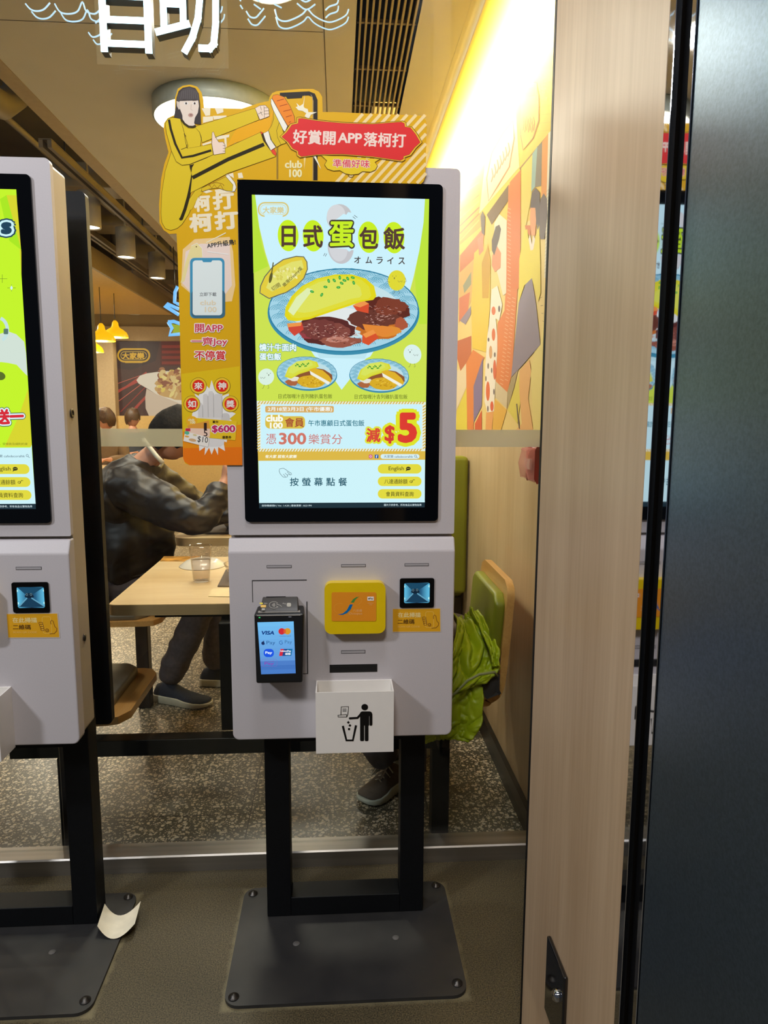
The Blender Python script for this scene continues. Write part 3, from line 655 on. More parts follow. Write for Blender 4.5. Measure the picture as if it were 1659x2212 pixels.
    S.poly([(783, 722), (806, 712), (818, 730), (796, 746), (782, 740)], (214, 82, 42), 7.8); S.poly([(783, 722), (806, 712), (812, 720), (790, 730)], (238, 150, 70), 8)
    S.poly([(783, 700), (840, 706), (852, 716), (826, 728), (790, 716)], (226, 136, 52), 7.7)
    omelette(S, [(615, 682), (617, 664), (630, 640), (652, 618), (684, 602), (724, 593), (760, 593), (790, 602), (808, 618), (813, 640), (806, 648), (780, 652), (752, 662), (712, 675), (668, 690), (640, 694), (622, 692)], 9, (222, 226, 92), (226, 214, 20))
    S.poly([(622, 672), (640, 642), (664, 622), (676, 626), (650, 660), (634, 682)], (224, 238, 178), 9.9)
    for x, y, a in ((674, 630, 20), (695, 637, -60), (703, 620, 10), (710, 607, 70), (731, 621, 0), (722, 606, 50), (734, 600, 80), (744, 606, 20), (751, 602, 60), (762, 600, 20), (764, 611, 70), (738, 612, 30)):
        S.ell(x, y, 4.6, 2.8, (52, 160, 64), 10.4, a, n=10); S.ell(x, y, 2, 1.3, (112, 206, 96), 10.8, a, n=8)
    # chicks
    chick(S, 857, 606, 19, 22, (222, 216, 50), -1, 10)
    for sx in (-1, 1): S.line([(857+sx*18, 600), (857+sx*21, 608), (857+sx*15, 610)], .8, (130, 120, 40), 11)
    chick(S, 891, 765, 19, 21, (218, 240, 236), -1, 3, -20); chick(S, 575, 814, 17, 18, (218, 240, 226), 1, 3, 25)
    # creamy egg call-out
    cal = [(561.5, 633), (563, 618), (572, 598), (590, 576), (612, 561), (640, 554), (656, 555), (663, 566), (664, 582), (656, 602), (640, 618), (618, 632), (600, 638), (582, 645), (576, 642)]
    S.poly(cal, (226, 204, 60), 10); S.line(cal, 2.2, (104, 104, 88), 11.5, True)
    S.poly([(575, 622), (584, 598), (604, 578), (630, 566), (652, 562), (656, 578), (640, 600), (612, 618), (588, 630)], (226, 224, 110), 10.4)
    rg = random.Random(5)
    for k in range(46): S.ell(622+rg.uniform(-30, 26), 590+rg.uniform(-13, 13)-0, rg.uniform(2, 4.5), rg.uniform(1.4, 3), rg.choice(((240, 236, 170), (214, 206, 90), (232, 226, 130))), 10.8, rg.uniform(0, 90), n=10)
    S.ell(585, 600, 3.4, 12, (92, 88, 40), 11.6, 12); S.line([(587, 590), (590.5, 567)], 2.4, (92, 88, 40), 11.6)
    S.text('切開', 596, 620, 21, (118, 106, 50), 12, rot=-32, bold=0.01); S.text('嫩滑Creamy蛋', 632, 598.5, 56, (104, 92, 40), 12, rot=-45, bold=0.012)
    S.text('燒汁牛面肉', 600, 750.5, 80, (232, 250, 252), 9, h=17, bold=0.035, out=[(0.05, (64, 140, 140))])
    S.text('蛋包飯', 584, 770.5, 47, (232, 250, 252), 9, h=16, bold=0.035, out=[(0.05, (64, 140, 140))])
    # small plates
    for cx, cy, rx in ((663, 806, 65.5), (819, 810.5, 64.5)):
        plate(S, cx, cy, rx, 36, 5, 3); S.ell(cx+3, cy+1, 49, 25, (190, 222, 228), 6.2)
        blob(S, cx+10, cy+8, 46, 19, (140, 84, 46), 6.6, 31, .06); blob(S, cx-32, cy+20, 14, 7, (172, 100, 60), 6.9, 33); blob(S, cx-28, cy+12, 12, 5, (228, 224, 210), 6.95, 35)
        omelette(S, [(cx-48, cy+8), (cx-40, cy-12), (cx-22, cy-25), (cx+4, cy-29), (cx+22, cy-24), (cx+26, cy-14), (cx+10, cy-6), (cx-16, cy+2), (cx-34, cy+12)], 7.2, (216, 228, 92), (216, 214, 44))
        blob(S, cx+10, cy+18, 30, 14, (216, 172, 34), 8, 37, .05); rg = random.Random(int(cx))
        for k in range(30): S.ell(cx+10+rg.uniform(-22, 22), cy+18+rg.uniform(-10, 10), 2, 1.3, rg.choice(((232, 192, 60), (190, 142, 24))), 8.3, n=7)
        S.poly([(cx+5, cy-8), (cx+16, cy-11), (cx+34, cy-6), (cx+48, cy+6), (cx+54, cy+16), (cx+50, cy+22), (cx+30, cy+14), (cx+12, cy+4)], (222, 176, 40), 8.6)
        S.poly([(cx+6, cy-5), (cx+50, cy+20), (cx+46, cy+25), (cx+8, cy+3)], (240, 240, 226), 8.9)
        for k in range(12): S.ell(cx-24+k*2.5, cy-16-3*math.sin(k*1.3)-k*.2, 2, 1.4, (52, 150, 50), 9.2, k*40, n=7)
    S.text('日式咖喱汁吉列豬扒蛋包飯', 659.5, 856, 116, (74, 88, 26), 4, h=10); S.text('日式咖喱汁吉列雞扒蛋包飯', 823, 857, 114, (74, 88, 26), 4, h=10)
    # coupon with hazard-striped border
    S.poly([(554.5, 866), (919.8, 868.5), (918.6, 975.5), (557, 976.5)], (232, 240, 226), 2)
    for k in range(58):
        x = 556+k*6.33; S.poly([(x, 873), (x+3.2, 873), (x+7.4, 866.5), (x+4.2, 866.5)], (214, 182, 84), 2.5) if x < 911 else None
        if x < 910: S.poly([(x, 976), (x+3.2, 976), (x+7.4, 969.5), (x+4.2, 969.5)], (214, 182, 84), 2.5)
    for k in range(15):
        y = 874+k*6.4; 
        for x in (555.5, 913): S.poly([(x, y+4), (x, y+7.2), (x+6.6, y+3), (x+6.6, y-.2)], (214, 182, 84), 2.5)
    S.rr(563.5, 873, 911.5, 969, 5, (203, 241, 250), 3)
    S.rr(573, 877, 721, 891, 3, (216, 172, 98), 4); S.text('2月18至3月3日 (午市優惠)', 648, 884.3, 139, (244, 250, 246), 6, h=11, bold=0.02)
    S.rr(573, 896, 616, 926, 10, (218, 190, 70), 4); S.rr(596, 899, 659, 926, 9, (218, 190, 70), 4)
    S.text('club', 593, 903.5, 37, (250, 252, 240), 6, h=15, bold=0.045); S.text('100', 597, 919, 28, (250, 252, 240), 6, h=13, bold=0.04)
    S.text('會員', 636, 912.5, 41, (166, 78, 50), 6, h=20, bold=0.02)
    S.text('午市惠顧日式蛋包飯', 726.5, 914, 121, (30, 112, 132), 6, h=13.5, bold=0.012)
    S.text('憑', 586, 948, 22, (204, 112, 106), 6, h=22); S.text('300', 632, 947.5, 59, (208, 116, 100), 6, h=25.5, bold=0.03); S.text('樂賞分', 703, 948.5, 73, (204, 112, 106), 6, h=22)
    yl = (222, 228, 40)
    S.text('減', 806.5, 940, 31, (216, 74, 54), 9, h=31, bold=0.035, out=[(0.13, yl)])
    S.text('$', 842, 938.5, 23, (212, 60, 48), 9, h=40, bold=0.03, out=[(0.13, yl)])
    S.text('5', 880, 924, 42, (220, 58, 46), 10, h=66, bold=0.05, out=[(0.10, yl)])
    S.poly([(557, 975.5), (918.7, 974.5), (918.4, 993), (557.6, 995.5)], (220, 184, 70), 3.5)
    S.text('有大家 就有大家樂', 607, 986, 68, (248, 248, 226), 5, h=7.5, bold=0.03, skew=0.2)
    S.rr(796.5, 982, 804.5, 990, 2, (206, 84, 130), 5); S.ring(800.5, 986, 2, 2, .9, (250, 240, 240), 6, n=14); S.rr(809.5, 982, 817.5, 990, 1, (30, 90, 170), 5); S.text('f', 813.5, 986.3, 3, (245, 250, 255), 6, h=6.5, bold=.03)
    S.rr(822, 981, 906, 991, 5, (214, 240, 246), 5); S.text('大家樂 cafedecoralhk', 860.5, 986, 63, (70, 90, 110), 6, h=6.5); S.ring(897.5, 985.3, 2.4, 2.4, .8, (80, 100, 120), 6, n=14); S.line([(899.5, 987), (902, 989.5)], .9, (80, 100, 120), 6)
    kiosk_ui(S)
    for k, ch in enumerate('按螢幕點餐'): S.text(ch, 635.5+k*26.2, 1040.8, 19, (34, 86, 104), 4, h=18, bold=0.014)
    S.line([(604, 1013), (612, 1011.5), (617, 1014), (622, 1018), (629, 1022), (630, 1025), (627, 1026), (622, 1024), (621, 1030), (616, 1031), (611, 1030), (605, 1023), (603, 1017)], .9, (70, 90, 100), 4, True)
    for p in ([(620, 1019), (627, 1025)], [(616, 1022), (622, 1028)], [(612, 1024), (617, 1030)]): S.line(p, .8, (70, 90, 100), 4)
    S.text('自助機編號8 | Ver. 1.4.20 | 最後更新 : 8:23 PM', 619.5, 1092.3, 107, (206, 226, 232), 5, h=5.2, bold=.006); S.text('圖片只供參考，所有食品以實物為準', 870, 1090.7, 81, (206, 226, 232), 5, h=5, bold=.006)
    return S.build('screen', SCREENP, kiosk)
scr = center_screen(); scr['label'] = 'lit screen with an omelette rice advertisement'

# payment fittings on the lower cover -------------------------------------------
PL = lambda x, y, Y=KL: onY(x, y, Y)
def panel_rect(mb, px0, py0, px1, py1, y0, y1, r=0.0, n=4):
    a, b = PL(px0, py0), PL(px1, py1)
    mb.prism(rrect(min(a.x, b.x), min(a.z, b.z), max(a.x, b.x), max(a.z, b.z), r, n) if r else [(a.x, a.z), (b.x, a.z), (b.x, b.z), (a.x, b.z)], 'Y', y0, y1)
    return a, b
for (x0, y0, x1, y1) in ((576, 1221, 630, 1226.5), (737, 1219, 790, 1224.5), (874, 1217, 926, 1222.5), (737, 1405, 789, 1411)):
    m1 = MB(); panel_rect(m1, x0, y0, x1, y1, KL-0.0006, KL+0.0002); o = m1.build('indicator_window', GROOVE, kiosk)
    m2 = MB(); panel_rect(m2, x0+.9, y0+.9, x1-.9, y1-.9, KL-0.0009, KL); m2.build('indicator_lens', SLOT, o)
hatch = MB()
for a, b in (((545, 1254.5), (662, 1252.5)), ((545, 1254.5), (545.8, 1300)), ((663.5, 1300), (664, 1455)), ((640, 1455.5), (664, 1455))):
    p, q = PL(*a), PL(*b); d = 0.0007; hatch.box(min(p.x, q.x)-d, max(p.x, q.x)+d, KL-0.0005, KL+0.0001, min(p.z, q.z)-d, max(p.z, q.z)+d)
hatch.build('hatch_outline', GROOVE, kiosk)
# card terminal in its black holder: axes tilted back
term = MB(); YT = KL-0.062
A = PL(553, 1322, YT); B = PL(649, 1475, YT)
tl, tr_, ztop, zbot = onY(543, 1325, YT+.01).x, onY(652, 1325, YT+.01).x, onY(600, 1326, YT+.016).z, onY(600, 1476, YT).z
Th = math.atan2(0.020, ztop-zbot)
HM = Matrix.Translation((0, YT, zbot)) @ Matrix.Rotation(-Th, 4, 'X')       # tilts back with height
hl, hr, HH = onY(553, 1475, YT).x, onY(654, 1475, YT).x, (ztop-zbot)
hold = MB()
hold.add([(hl, 0, 0), (hr, 0, 0), (hr+.004, 0, HH), (hl-.004, 0, HH), (hl+.004, .052, 0), (hr-.002, .052, 0), (hr+.002, .045, HH+.014), (hl, .045, HH+.014)],
         [(0, 1, 2, 3), (1, 5, 6, 2), (0, 3, 7, 4), (4, 7, 6, 5), (0, 4, 5, 1), (3, 2, 6, 7)], HM)
holder = hold.build('card_terminal', DARK, kiosk, 0.005, 3)
# terminal body that pokes out above the holder
top = MB(); T2 = Matrix.Translation((0, YT, zbot)) @ Matrix.Rotation(-Th, 4, 'X')
top.add([(hl+.008, .004, HH-.01), (hr-.008, .004, HH-.01), (hr-.008, .040, HH-.01), (hl+.008, .040, HH-.01), (hl+.010, .012, HH+.012), (hr-.010, .012, HH+.012), (hr-.014, .056, HH+.050), (hl+.014, .056, HH+.050), (hl+.014, .060, HH+.038), (hr-.014, .060, HH+.038)],
        [(0, 1, 5, 4), (4, 5, 6, 7), (7, 6, 9, 8), (1, 2, 9, 6, 5), (0, 4, 7, 8, 3), (3, 8, 9, 2), (0, 3, 2, 1)], T2)
tb_ = top.build('terminal_body', basic('terminal_grey', (64, 60, 56), 0.35), holder, 0.0025, 2)
MB().add([(hl+.003, -.001, HH-.004), (hr-.004, -.001, HH-.004), (hr-.006, .012, HH+.006), (hl+.005, .012, HH+.006), (hl+.003, .004, HH-.008), (hr-.004, .004, HH-.008)], [(0, 1, 2, 3), (0, 4, 5, 1)], T2).build('grey_lip', basic('lip_grey', (150, 144, 136), 0.4), holder)
FT = T2 @ Vector((0, -0.0006, 0)); nT = (T2.to_3x3() @ Vector((0, -1, 0)))
def on_plane(x, y, p0, nn):
    d = ray(x, y); t = (p0-CAM).dot(nn)/d.dot(nn); return CAM+d*t
TP = Print(lambda x, y: on_plane(x, y, FT, nT), nT, 1.0)
q = TP.frame(530, 1250, 9.22)
TP.poly([(240, 870), (962, 850), (1003, 1885), (315, 1905)], (96, 158, 220), 0)
for k in range(12):     # screen's own blue gradient
    f0, f1 = k/12, (k+1)/12; l0, l1 = (240+75*f0, 870+1035*f0), (240+75*f1, 870+1035*f1); r0, r1 = (962+41*f0, 850+1035*f0), (962+41*f1, 850+1035*f1)
    t = k/11; c = tuple(a*(1-t)+b*t for a, b in zip((112, 188, 240), (92, 140, 210))) if k < 9 else ((76, 126, 200), (66, 116, 192), (72, 124, 200))[k-9]
    TP.poly([l0, r0, r1, l1], c, 1)
nb = (16, 60, 130)
TP.text('VISA', 450, 1078, 265, nb, 3, h=78, bold=0.04, skew=0.2)
TP.ell(725, 1050, 66, 64, (206, 40, 48), 3); TP.ell(840, 1048, 66, 64, (214, 150, 40), 3.4); TP.ell(784, 1049, 24, 48, (222, 90, 40), 3.8); TP.text('mastercard', 790, 1142, 225, (70, 80, 130), 4, h=18)
TP.ell(355, 1285, 36, 34, (20, 40, 90), 3); TP.ell(392, 1275, 14, 16, (104, 176, 236), 3.5); TP.ell(365, 1243, 6, 12, (20, 40, 90), 3.5, 30)
TP.text('Pay', 510, 1282, 175, (40, 90, 150), 3, h=88); TP.ring(712, 1272, 34, 34, 11, (50, 100, 170), 3, 0, 20, 320); TP.line([(715, 1274), (748, 1274)], 11, (50, 100, 170), 3.2); TP.text('Pay', 858, 1268, 145, (60, 110, 160), 3, h=84)
TP.rr(365, 1398, 568, 1560, 70, (24, 84, 226), 3); TP.text('Pay', 466, 1480, 140, (220, 236, 255), 4, h=66, bold=0.04)
TP.poly([(700, 1400), (940, 1397), (915, 1535), (672, 1538)], (16, 108, 160), 3); TP.poly([(700, 1400), (765, 1400), (735, 1538), (672, 1538)], (214, 40, 60), 3.5)
TP.poly([(765, 1400), (835, 1399), (805, 1537), (735, 1538)], (30, 70, 140), 3.4)
TP.text('UnionPay', 805, 1445, 215, (236, 240, 250), 4.5, h=46, bold=0.04); TP.text('銀聯', 848, 1497, 110, (236, 240, 250), 4.5, h=46, bold=0.03)
TP.line(rrect(330, 1605, 630, 1745, 26), 5, (120, 100, 190), 3, True); TP.text('HUAWEI', 478, 1648, 195, (110, 96, 180), 4, h=26, bold=.02); TP.text('Pay', 476, 1695, 190, (130, 80, 180), 4, h=66, bold=0.03)
TP.rr(265, 765, 298, 785, 6, (60, 220, 110), 2); TP.rr(860, 758, 918, 766, 2, (150, 150, 160), 2)
TP.frame().build('terminal_screen', SCREENP, holder)
nU = (T2.to_3x3() @ Vector((0, -0.038, 0.044)).normalized()); pU = T2 @ Vector((0, .012, HH+.012)) + nU*0.0008
UP_ = Print(lambda x, y: on_plane(x, y, pU, nU), nU, 0.9); UP_.frame(530, 1250, 9.22)
w_ = (190, 186, 176)
for rx, ry in ((92, 66),): UP_.ring(567, 524, rx, ry, 6, w_, 1, 0, 30, 330)
for k in range(4): UP_.ring(520, 524, 18+k*17, 16+k*13, 6, w_, 1, 0, -45, 45, n=8)
UP_.line([(610, 500), (690, 530), (725, 556)], 7, w_, 1); UP_.line([(610, 540), (655, 570)], 6, w_, 1)
UP_.rr(285, 476, 350, 508, 14, (214, 200, 70), 1); UP_.rr(305, 522, 412, 574, 8, (222, 180, 96), 1); UP_.rr(328, 590, 388, 632, 8, (170, 168, 160), 1); UP_.text('VISA', 405, 492, 70, w_, 1, h=22, rot=180)
UP_.text('Pay', 770, 495, 66, w_, 1, h=34, rot=180); UP_.rr(824, 482, 910, 560, 26, (176, 172, 160), 1)
UP_.poly([(415, 352), (805, 345), (800, 362), (418, 376)], (14, 12, 12), 1)
for k in range(4): UP_.rr(300+k*78, 296, 352+k*78, 320, 4, (150, 152, 154), 1)
UP_.rr(868, 270, 922, 306, 4, (140, 144, 150), 1)
UP_.frame().build('tap_zone_print', STICKP, holder)
# yellow contactless reader
rd = MB(); a, b = panel_rect(rd, 701, 1254, 831, 1361, KL-0.026, KL-0.0002, 0.017, 6)
reader = rd.build('card_reader', basic('yellow_plastic', (240, 206, 14), 0.3, var=0.02), kiosk, 0.013, 5)
RP = Print(lambda x, y: onY(x, y, KL-0.0268), (0, -1, 0), 0.8); RP.frame(690, 1230, 5.72)
RP.poly(rrect(150, 282, 702, 640, 22), (222, 140, 34), 0)
RP.poly([(495, 337), (455, 342), (415, 368), (388, 408), (424, 410), (446, 372), (470, 350)], (70, 140, 60), 2)
RP.poly([(376, 432), (412, 432), (388, 492), (340, 540), (290, 560), (225, 556), (290, 544), (340, 500)], (0, 104, 170), 2)
RP.ring(460, 400, 70, 40, 4, (228, 158, 60), 1, -30, -60, 90); RP.ring(250, 480, 70, 60, 4, (228, 158, 60), 1, 0, 120, 300)
RP.text('八達通', 470, 508, 112, (232, 184, 120), 2, h=32); RP.text('Octopus', 446, 548, 166, (232, 184, 120), 2, h=36)
RP.rr(592, 336, 672, 386, 6, (232, 226, 220), 2); RP.text('Pay', 642, 362, 44, (50, 44, 44), 3, h=26, bold=.03); RP.ell(611, 362, 8, 8, (50, 44, 44), 3); RP.line([(596, 416), (668, 416)], 3, (232, 190, 140), 2); RP.line([(616, 436), (650, 436)], 3, (232, 190, 140), 2)
RP.frame().build('reader_face', STICKP, reader)
# code scanner: black frame round a lit blue pyramid pit
sc0, sc1 = PL(863.5, 1249), PL(937, 1311.5); cx, cz = (sc0.x+sc1.x)/2, (sc0.z+sc1.z)/2
hx, hz = (sc1.x-sc0.x)/2, (sc0.z-sc1.z)/2; ix, iz = hx*0.74, hz*0.69
sm = MB(); o_ = rrect(cx-hx, cz-hz, cx+hx, cz+hz, 0.005, 4); i_ = rrect(cx-ix, cz-iz, cx+ix, cz+iz, 0.004, 4); n = len(o_)
vs_ = [(x, KL-.003, z) for x, z in o_]+[(x, KL-.003, z) for x, z in i_]+[(x, KL, z) for x, z in o_]+[(x, KL-.0006, z) for x, z in i_]
fs_ = []
for k in range(n):
    j = (k+1) % n; fs_ += [(k, j, n+j, n+k), (2*n+k, 2*n+j, j, k), (n+k, n+j, 3*n+j, 3*n+k)]
scan = sm.add(vs_, fs_).build('code_scanner', basic('scanner_black', (6, 7, 9), 0.2), kiosk)
def m_pit():
    m, nt, b = nodes_of('lit_blue_scanner_well')
    tc = N(nt, 'ShaderNodeTexCoord'); sx = N(nt, 'ShaderNodeSeparateXYZ'); L(nt, tc.outputs['Object'], sx.inputs[0])
    ax = N(nt, 'ShaderNodeMath', operation='ABSOLUTE'); 
    s1 = N(nt, 'ShaderNodeMath', operation='SUBTRACT'); s1.inputs[1].default_value = cx-KX; L(nt, sx.outputs[0], s1.inputs[0]); L(nt, s1.outputs[0], ax.inputs[0])
    mm = N(nt, 'ShaderNodeMath', operation='MULTIPLY'); mm.inputs[1].default_value = 1/ix; L(nt, ax.outputs[0], mm.inputs[0])
    rp = ramp(nt, [(0.0, lin((16, 44, 66))), (0.35, lin((34, 92, 128))), (1.0, lin((96, 190, 226)))]); L(nt, mm.outputs[0], rp.inputs[0])
    L(nt, rp.outputs[0], b.inputs['Emission Color']); b.inputs['Emission Strength'].default_value = 1.0; b.inputs['Base Color'].default_value = (.01, .02, .04, 1); b.inputs['Roughness'].default_value = .3
    return m
p = [(cx-ix, KL-.0008, cz-iz), (cx+ix, KL-.0008, cz-iz), (cx+ix, KL-.0008, cz+iz), (cx-ix, KL-.0008, cz+iz)]
well = MB().add([(p[0]), (p[1]), (p[2]), (p[3])], [(0, 1, 2, 3)]).build('scanner_window', m_pit(), scan)
SP = Print(lambda x, y: onY(x, y, KL-0.0009), (0, -1, 0)); SP.frame(690, 1230, 5.72)
SP.poly([(1050, 168), (1360, 168), (1215, 262), (1150, 262)], (24, 70, 98), 0.5); SP.poly([(1050, 405), (1360, 405), (1215, 300), (1150, 300)], (20, 58, 84), 0.5)
SP.poly([(1150, 240), (1215, 240), (1240, 280), (1210, 300), (1160, 300), (1130, 280)], (12, 34, 52), 1)
for q0, q1 in (((1062, 395), (1158, 296)), ((1348, 395), (1208, 296))): SP.line([q0, q1], 15, (96, 158, 186), 1)
for x, y in ((1047, 212), (1360, 208), (1047, 360), (1356, 356)): SP.ell(x, y, 13, 15, (190, 250, 255), 2, n=14)
for x, y in ((1158, 256), (1206, 254)): SP.ring(x, y, 11, 13, 4, (120, 150, 160), 2, n=12)
SP.frame().build('scanner_lamps', SCREENP, scan)
KP = Print(lambda x, y: onY(x, y, KL-0.0006), (0, -1, 0), 0.8); KP.frame(690, 1230, 5.72)
KP.poly([(902, 480), (1500, 476), (1504, 774), (900, 780)], (196, 184, 170), 0); KP.poly([(908, 490), (1490, 484), (1494, 766), (906, 770)], (214, 158, 30), 1)
KP.text('在此掃描', 1110, 562, 282, (238, 214, 150), 3, h=62, bold=.02); KP.text('二維碼', 1070, 645, 208, (88, 58, 20), 3, h=60, bold=.02); KP.text('SCAN QR CODE', 1102, 708, 275, (230, 186, 90), 3, h=26, bold=.02)
KP.line(rrect(1312, 522, 1412, 718, 22), 5, (234, 190, 90), 2, True); br = (110, 62, 30)
for k in range(4): KP.line(rrect(1270+k*6, 588+k*25, 1316+k*4, 612+k*25, 10), 5, br, 3, True)
KP.line([(1410, 612), (1408, 580), (1420, 560), (1438, 575), (1452, 640), (1474, 662), (1470, 690), (1440, 722), (1384, 726)], 6, br, 3); KP.ring(1360, 684, 18, 18, 6, br, 3, n=18); KP.line([(1352, 684), (1359, 692), (1370, 676)], 5, br, 3)
KP.frame().build('scan_sticker', STICKP, kiosk)
m1 = MB(); panel_rect(m1, 712, 1436, 815, 1451, KL-0.0006, KL+0.001); o = m1.build('receipt_slot', basic('slot_black', (8, 8, 9), .6), kiosk)
m2 = MB(); panel_rect(m2, 720, 1442.5, 810, 1444, KL-0.0010, KL-.0003); m2.build('slot_teeth', DARK, o)
# receipt bin
YB = 1.597; bl, br2, bt, bb = onY(681.5, 1497, YB), onY(851, 1493, YB), onY(760, 1495, YB).z, onY(760, 1626, YB).z
x0, x1 = bl.x, br2.x; t = 0.003; zbk = onY(760, 1469, KL).z
binm = MB().box(x0, x1, YB, YB+t, bb, bt)
for xa in (x0, x1-t): binm.prism([(YB+t, bb), (YB+t, bt), (KL, zbk), (KL, bb)], 'X', xa, xa+t)
binm.box(x0, x1, KL-t, KL, bb, zbk).box(x0, x1, YB+t, KL-t, bb, bb+t)
rbin = binm.build('receipt_bin', basic('bin_white_acrylic', (246, 242, 236), 0.35, var=.01), kiosk)
BP = Print(lambda x, y: onY(x, y, YB-0.0004), (0, -1, 0)); BP.frame(480, 1130, 3.19); k_ = (14, 12, 12)
BP.ell(982, 1268, 23, 22, k_, 1); BP.poly(rrect(948, 1297, 1034, 1330, (20, 20, 4, 4)), k_, 1); BP.poly([(950, 1310), (1012, 1310), (1012, 1395), (950, 1395)], k_, 1.3)
BP.poly(rrect(1014, 1310, 1035, 1396, 9), k_, 1.2); BP.poly(rrect(950, 1390, 978, 1502, 9), k_, 1.2); BP.poly(rrect(982, 1390, 1008, 1502, 9), k_, 1.2)
BP.line([(962, 1308), (932, 1342), (880, 1345)], 15, k_, 1.4); BP.ell(880, 1345, 7.5, 7.5, k_, 1.4); BP.ell(932, 1342, 7.5, 7.5, k_, 1.4)
BP.line([(831, 1397), (856, 1497), (900, 1497), (922, 1393)], 15, k_, 1)
for x, y, a in ((869, 1373, 45), (880, 1394, 35), (874, 1419, 0)): BP.put([(x+10*math.cos(R(a+45+90*k)), y+10*math.sin(R(a+45+90*k))) for k in range(4)], [(0, 1, 2, 3)], k_, 1)
BP.line([(818, 1320), (820, 1266), (870, 1264), (866, 1316), (858, 1336), (800, 1336), (797, 1324), (856, 1319), (858, 1334)], 5, k_, 1)
for y in (1281, 1289, 1297): BP.line([(829, y), (856, y)], 3, k_, 1)
BP.frame().build('bin_pictogram', STICKP, rbin)
# steel stand
lx0, lx1, ly0, ly1 = -0.193, 0.223, 1.756, 1.822
st = MB().box(lx0, lx0+.063, ly0, ly1, 0.009, 0.60).box(lx1-.063, lx1, ly0, ly1, 0.009, 0.60).box(lx0+.063, lx1-.063, ly0, ly1, 0.009, 0.062).box(lx0+.063, lx1-.063, ly0, ly1, 0.50, 0.56)
st.box(KX-.06, KX+.06, 1.80, 1.91, 0.52, 1.80)
st.build('stand_frame', BLACKM, kiosk, 0.002, 2)
rp_ = MB().prism(rrect(xl, 0.49, xr, 1.878, 0.012), 'Y', 1.91, 1.935).build('rear_panel', BLACKM, kiosk, 0.002, 2)
pc = [(-0.267, 1.876), (0.293, 1.876), (0.297, 1.476), (-0.263, 1.466)]
bp = MB().prism(rrect(-0.266, 1.470, 0.296, 1.877, 0.035, 6), 'Z', 0.0005, 0.0085).build('base_plate', PLATEM, kiosk, 0.0015, 2)
for x, y in ((-.245, 1.495), (.275, 1.505), (-.242, 1.852), (.272, 1.858)):
    MB().lathe([(0.0001, .0085), (.0125, .0085), (.0125, .0105), (.007, .0115), (.0065, .016), (.0001, .0165)], (x, y, 0), 18).build('bolt', BOLT, bp)
for x, y in ((onZ(640, 2038, .009).x, onZ(640, 2038, .009).y), (onZ(855, 2025, .009).x, onZ(855, 2025, .009).y)):
    MB().lathe([(0.0001, .0086), (.009, .0086), (.008, .0096), (.0001, .0098)], (x, y, 0), 18).build('plug', basic('plug_grey', (96, 94, 92), .6), bp)
MB().lathe([(0.0001, 0), (.011, 0), (.011, .002), (.006, .003), (.0055, .001), (.0001, .001)], (0, 0, 0), 20, Matrix.Translation((KX+.2655, 1.745, 1.335)) @ Matrix.Rotation(R(90), 4, 'Y')).build('side_lock', BOLT, kiosk)
MB().lathe([(0.0001, 0), (.009, 0), (.009, .002), (.0001, .003)], (0, 0, 0), 20, Matrix.Translation((KX+.2655, 1.745, .79)) @ Matrix.Rotation(R(90), 4, 'Y')).build('side_lock', BOLT, kiosk)

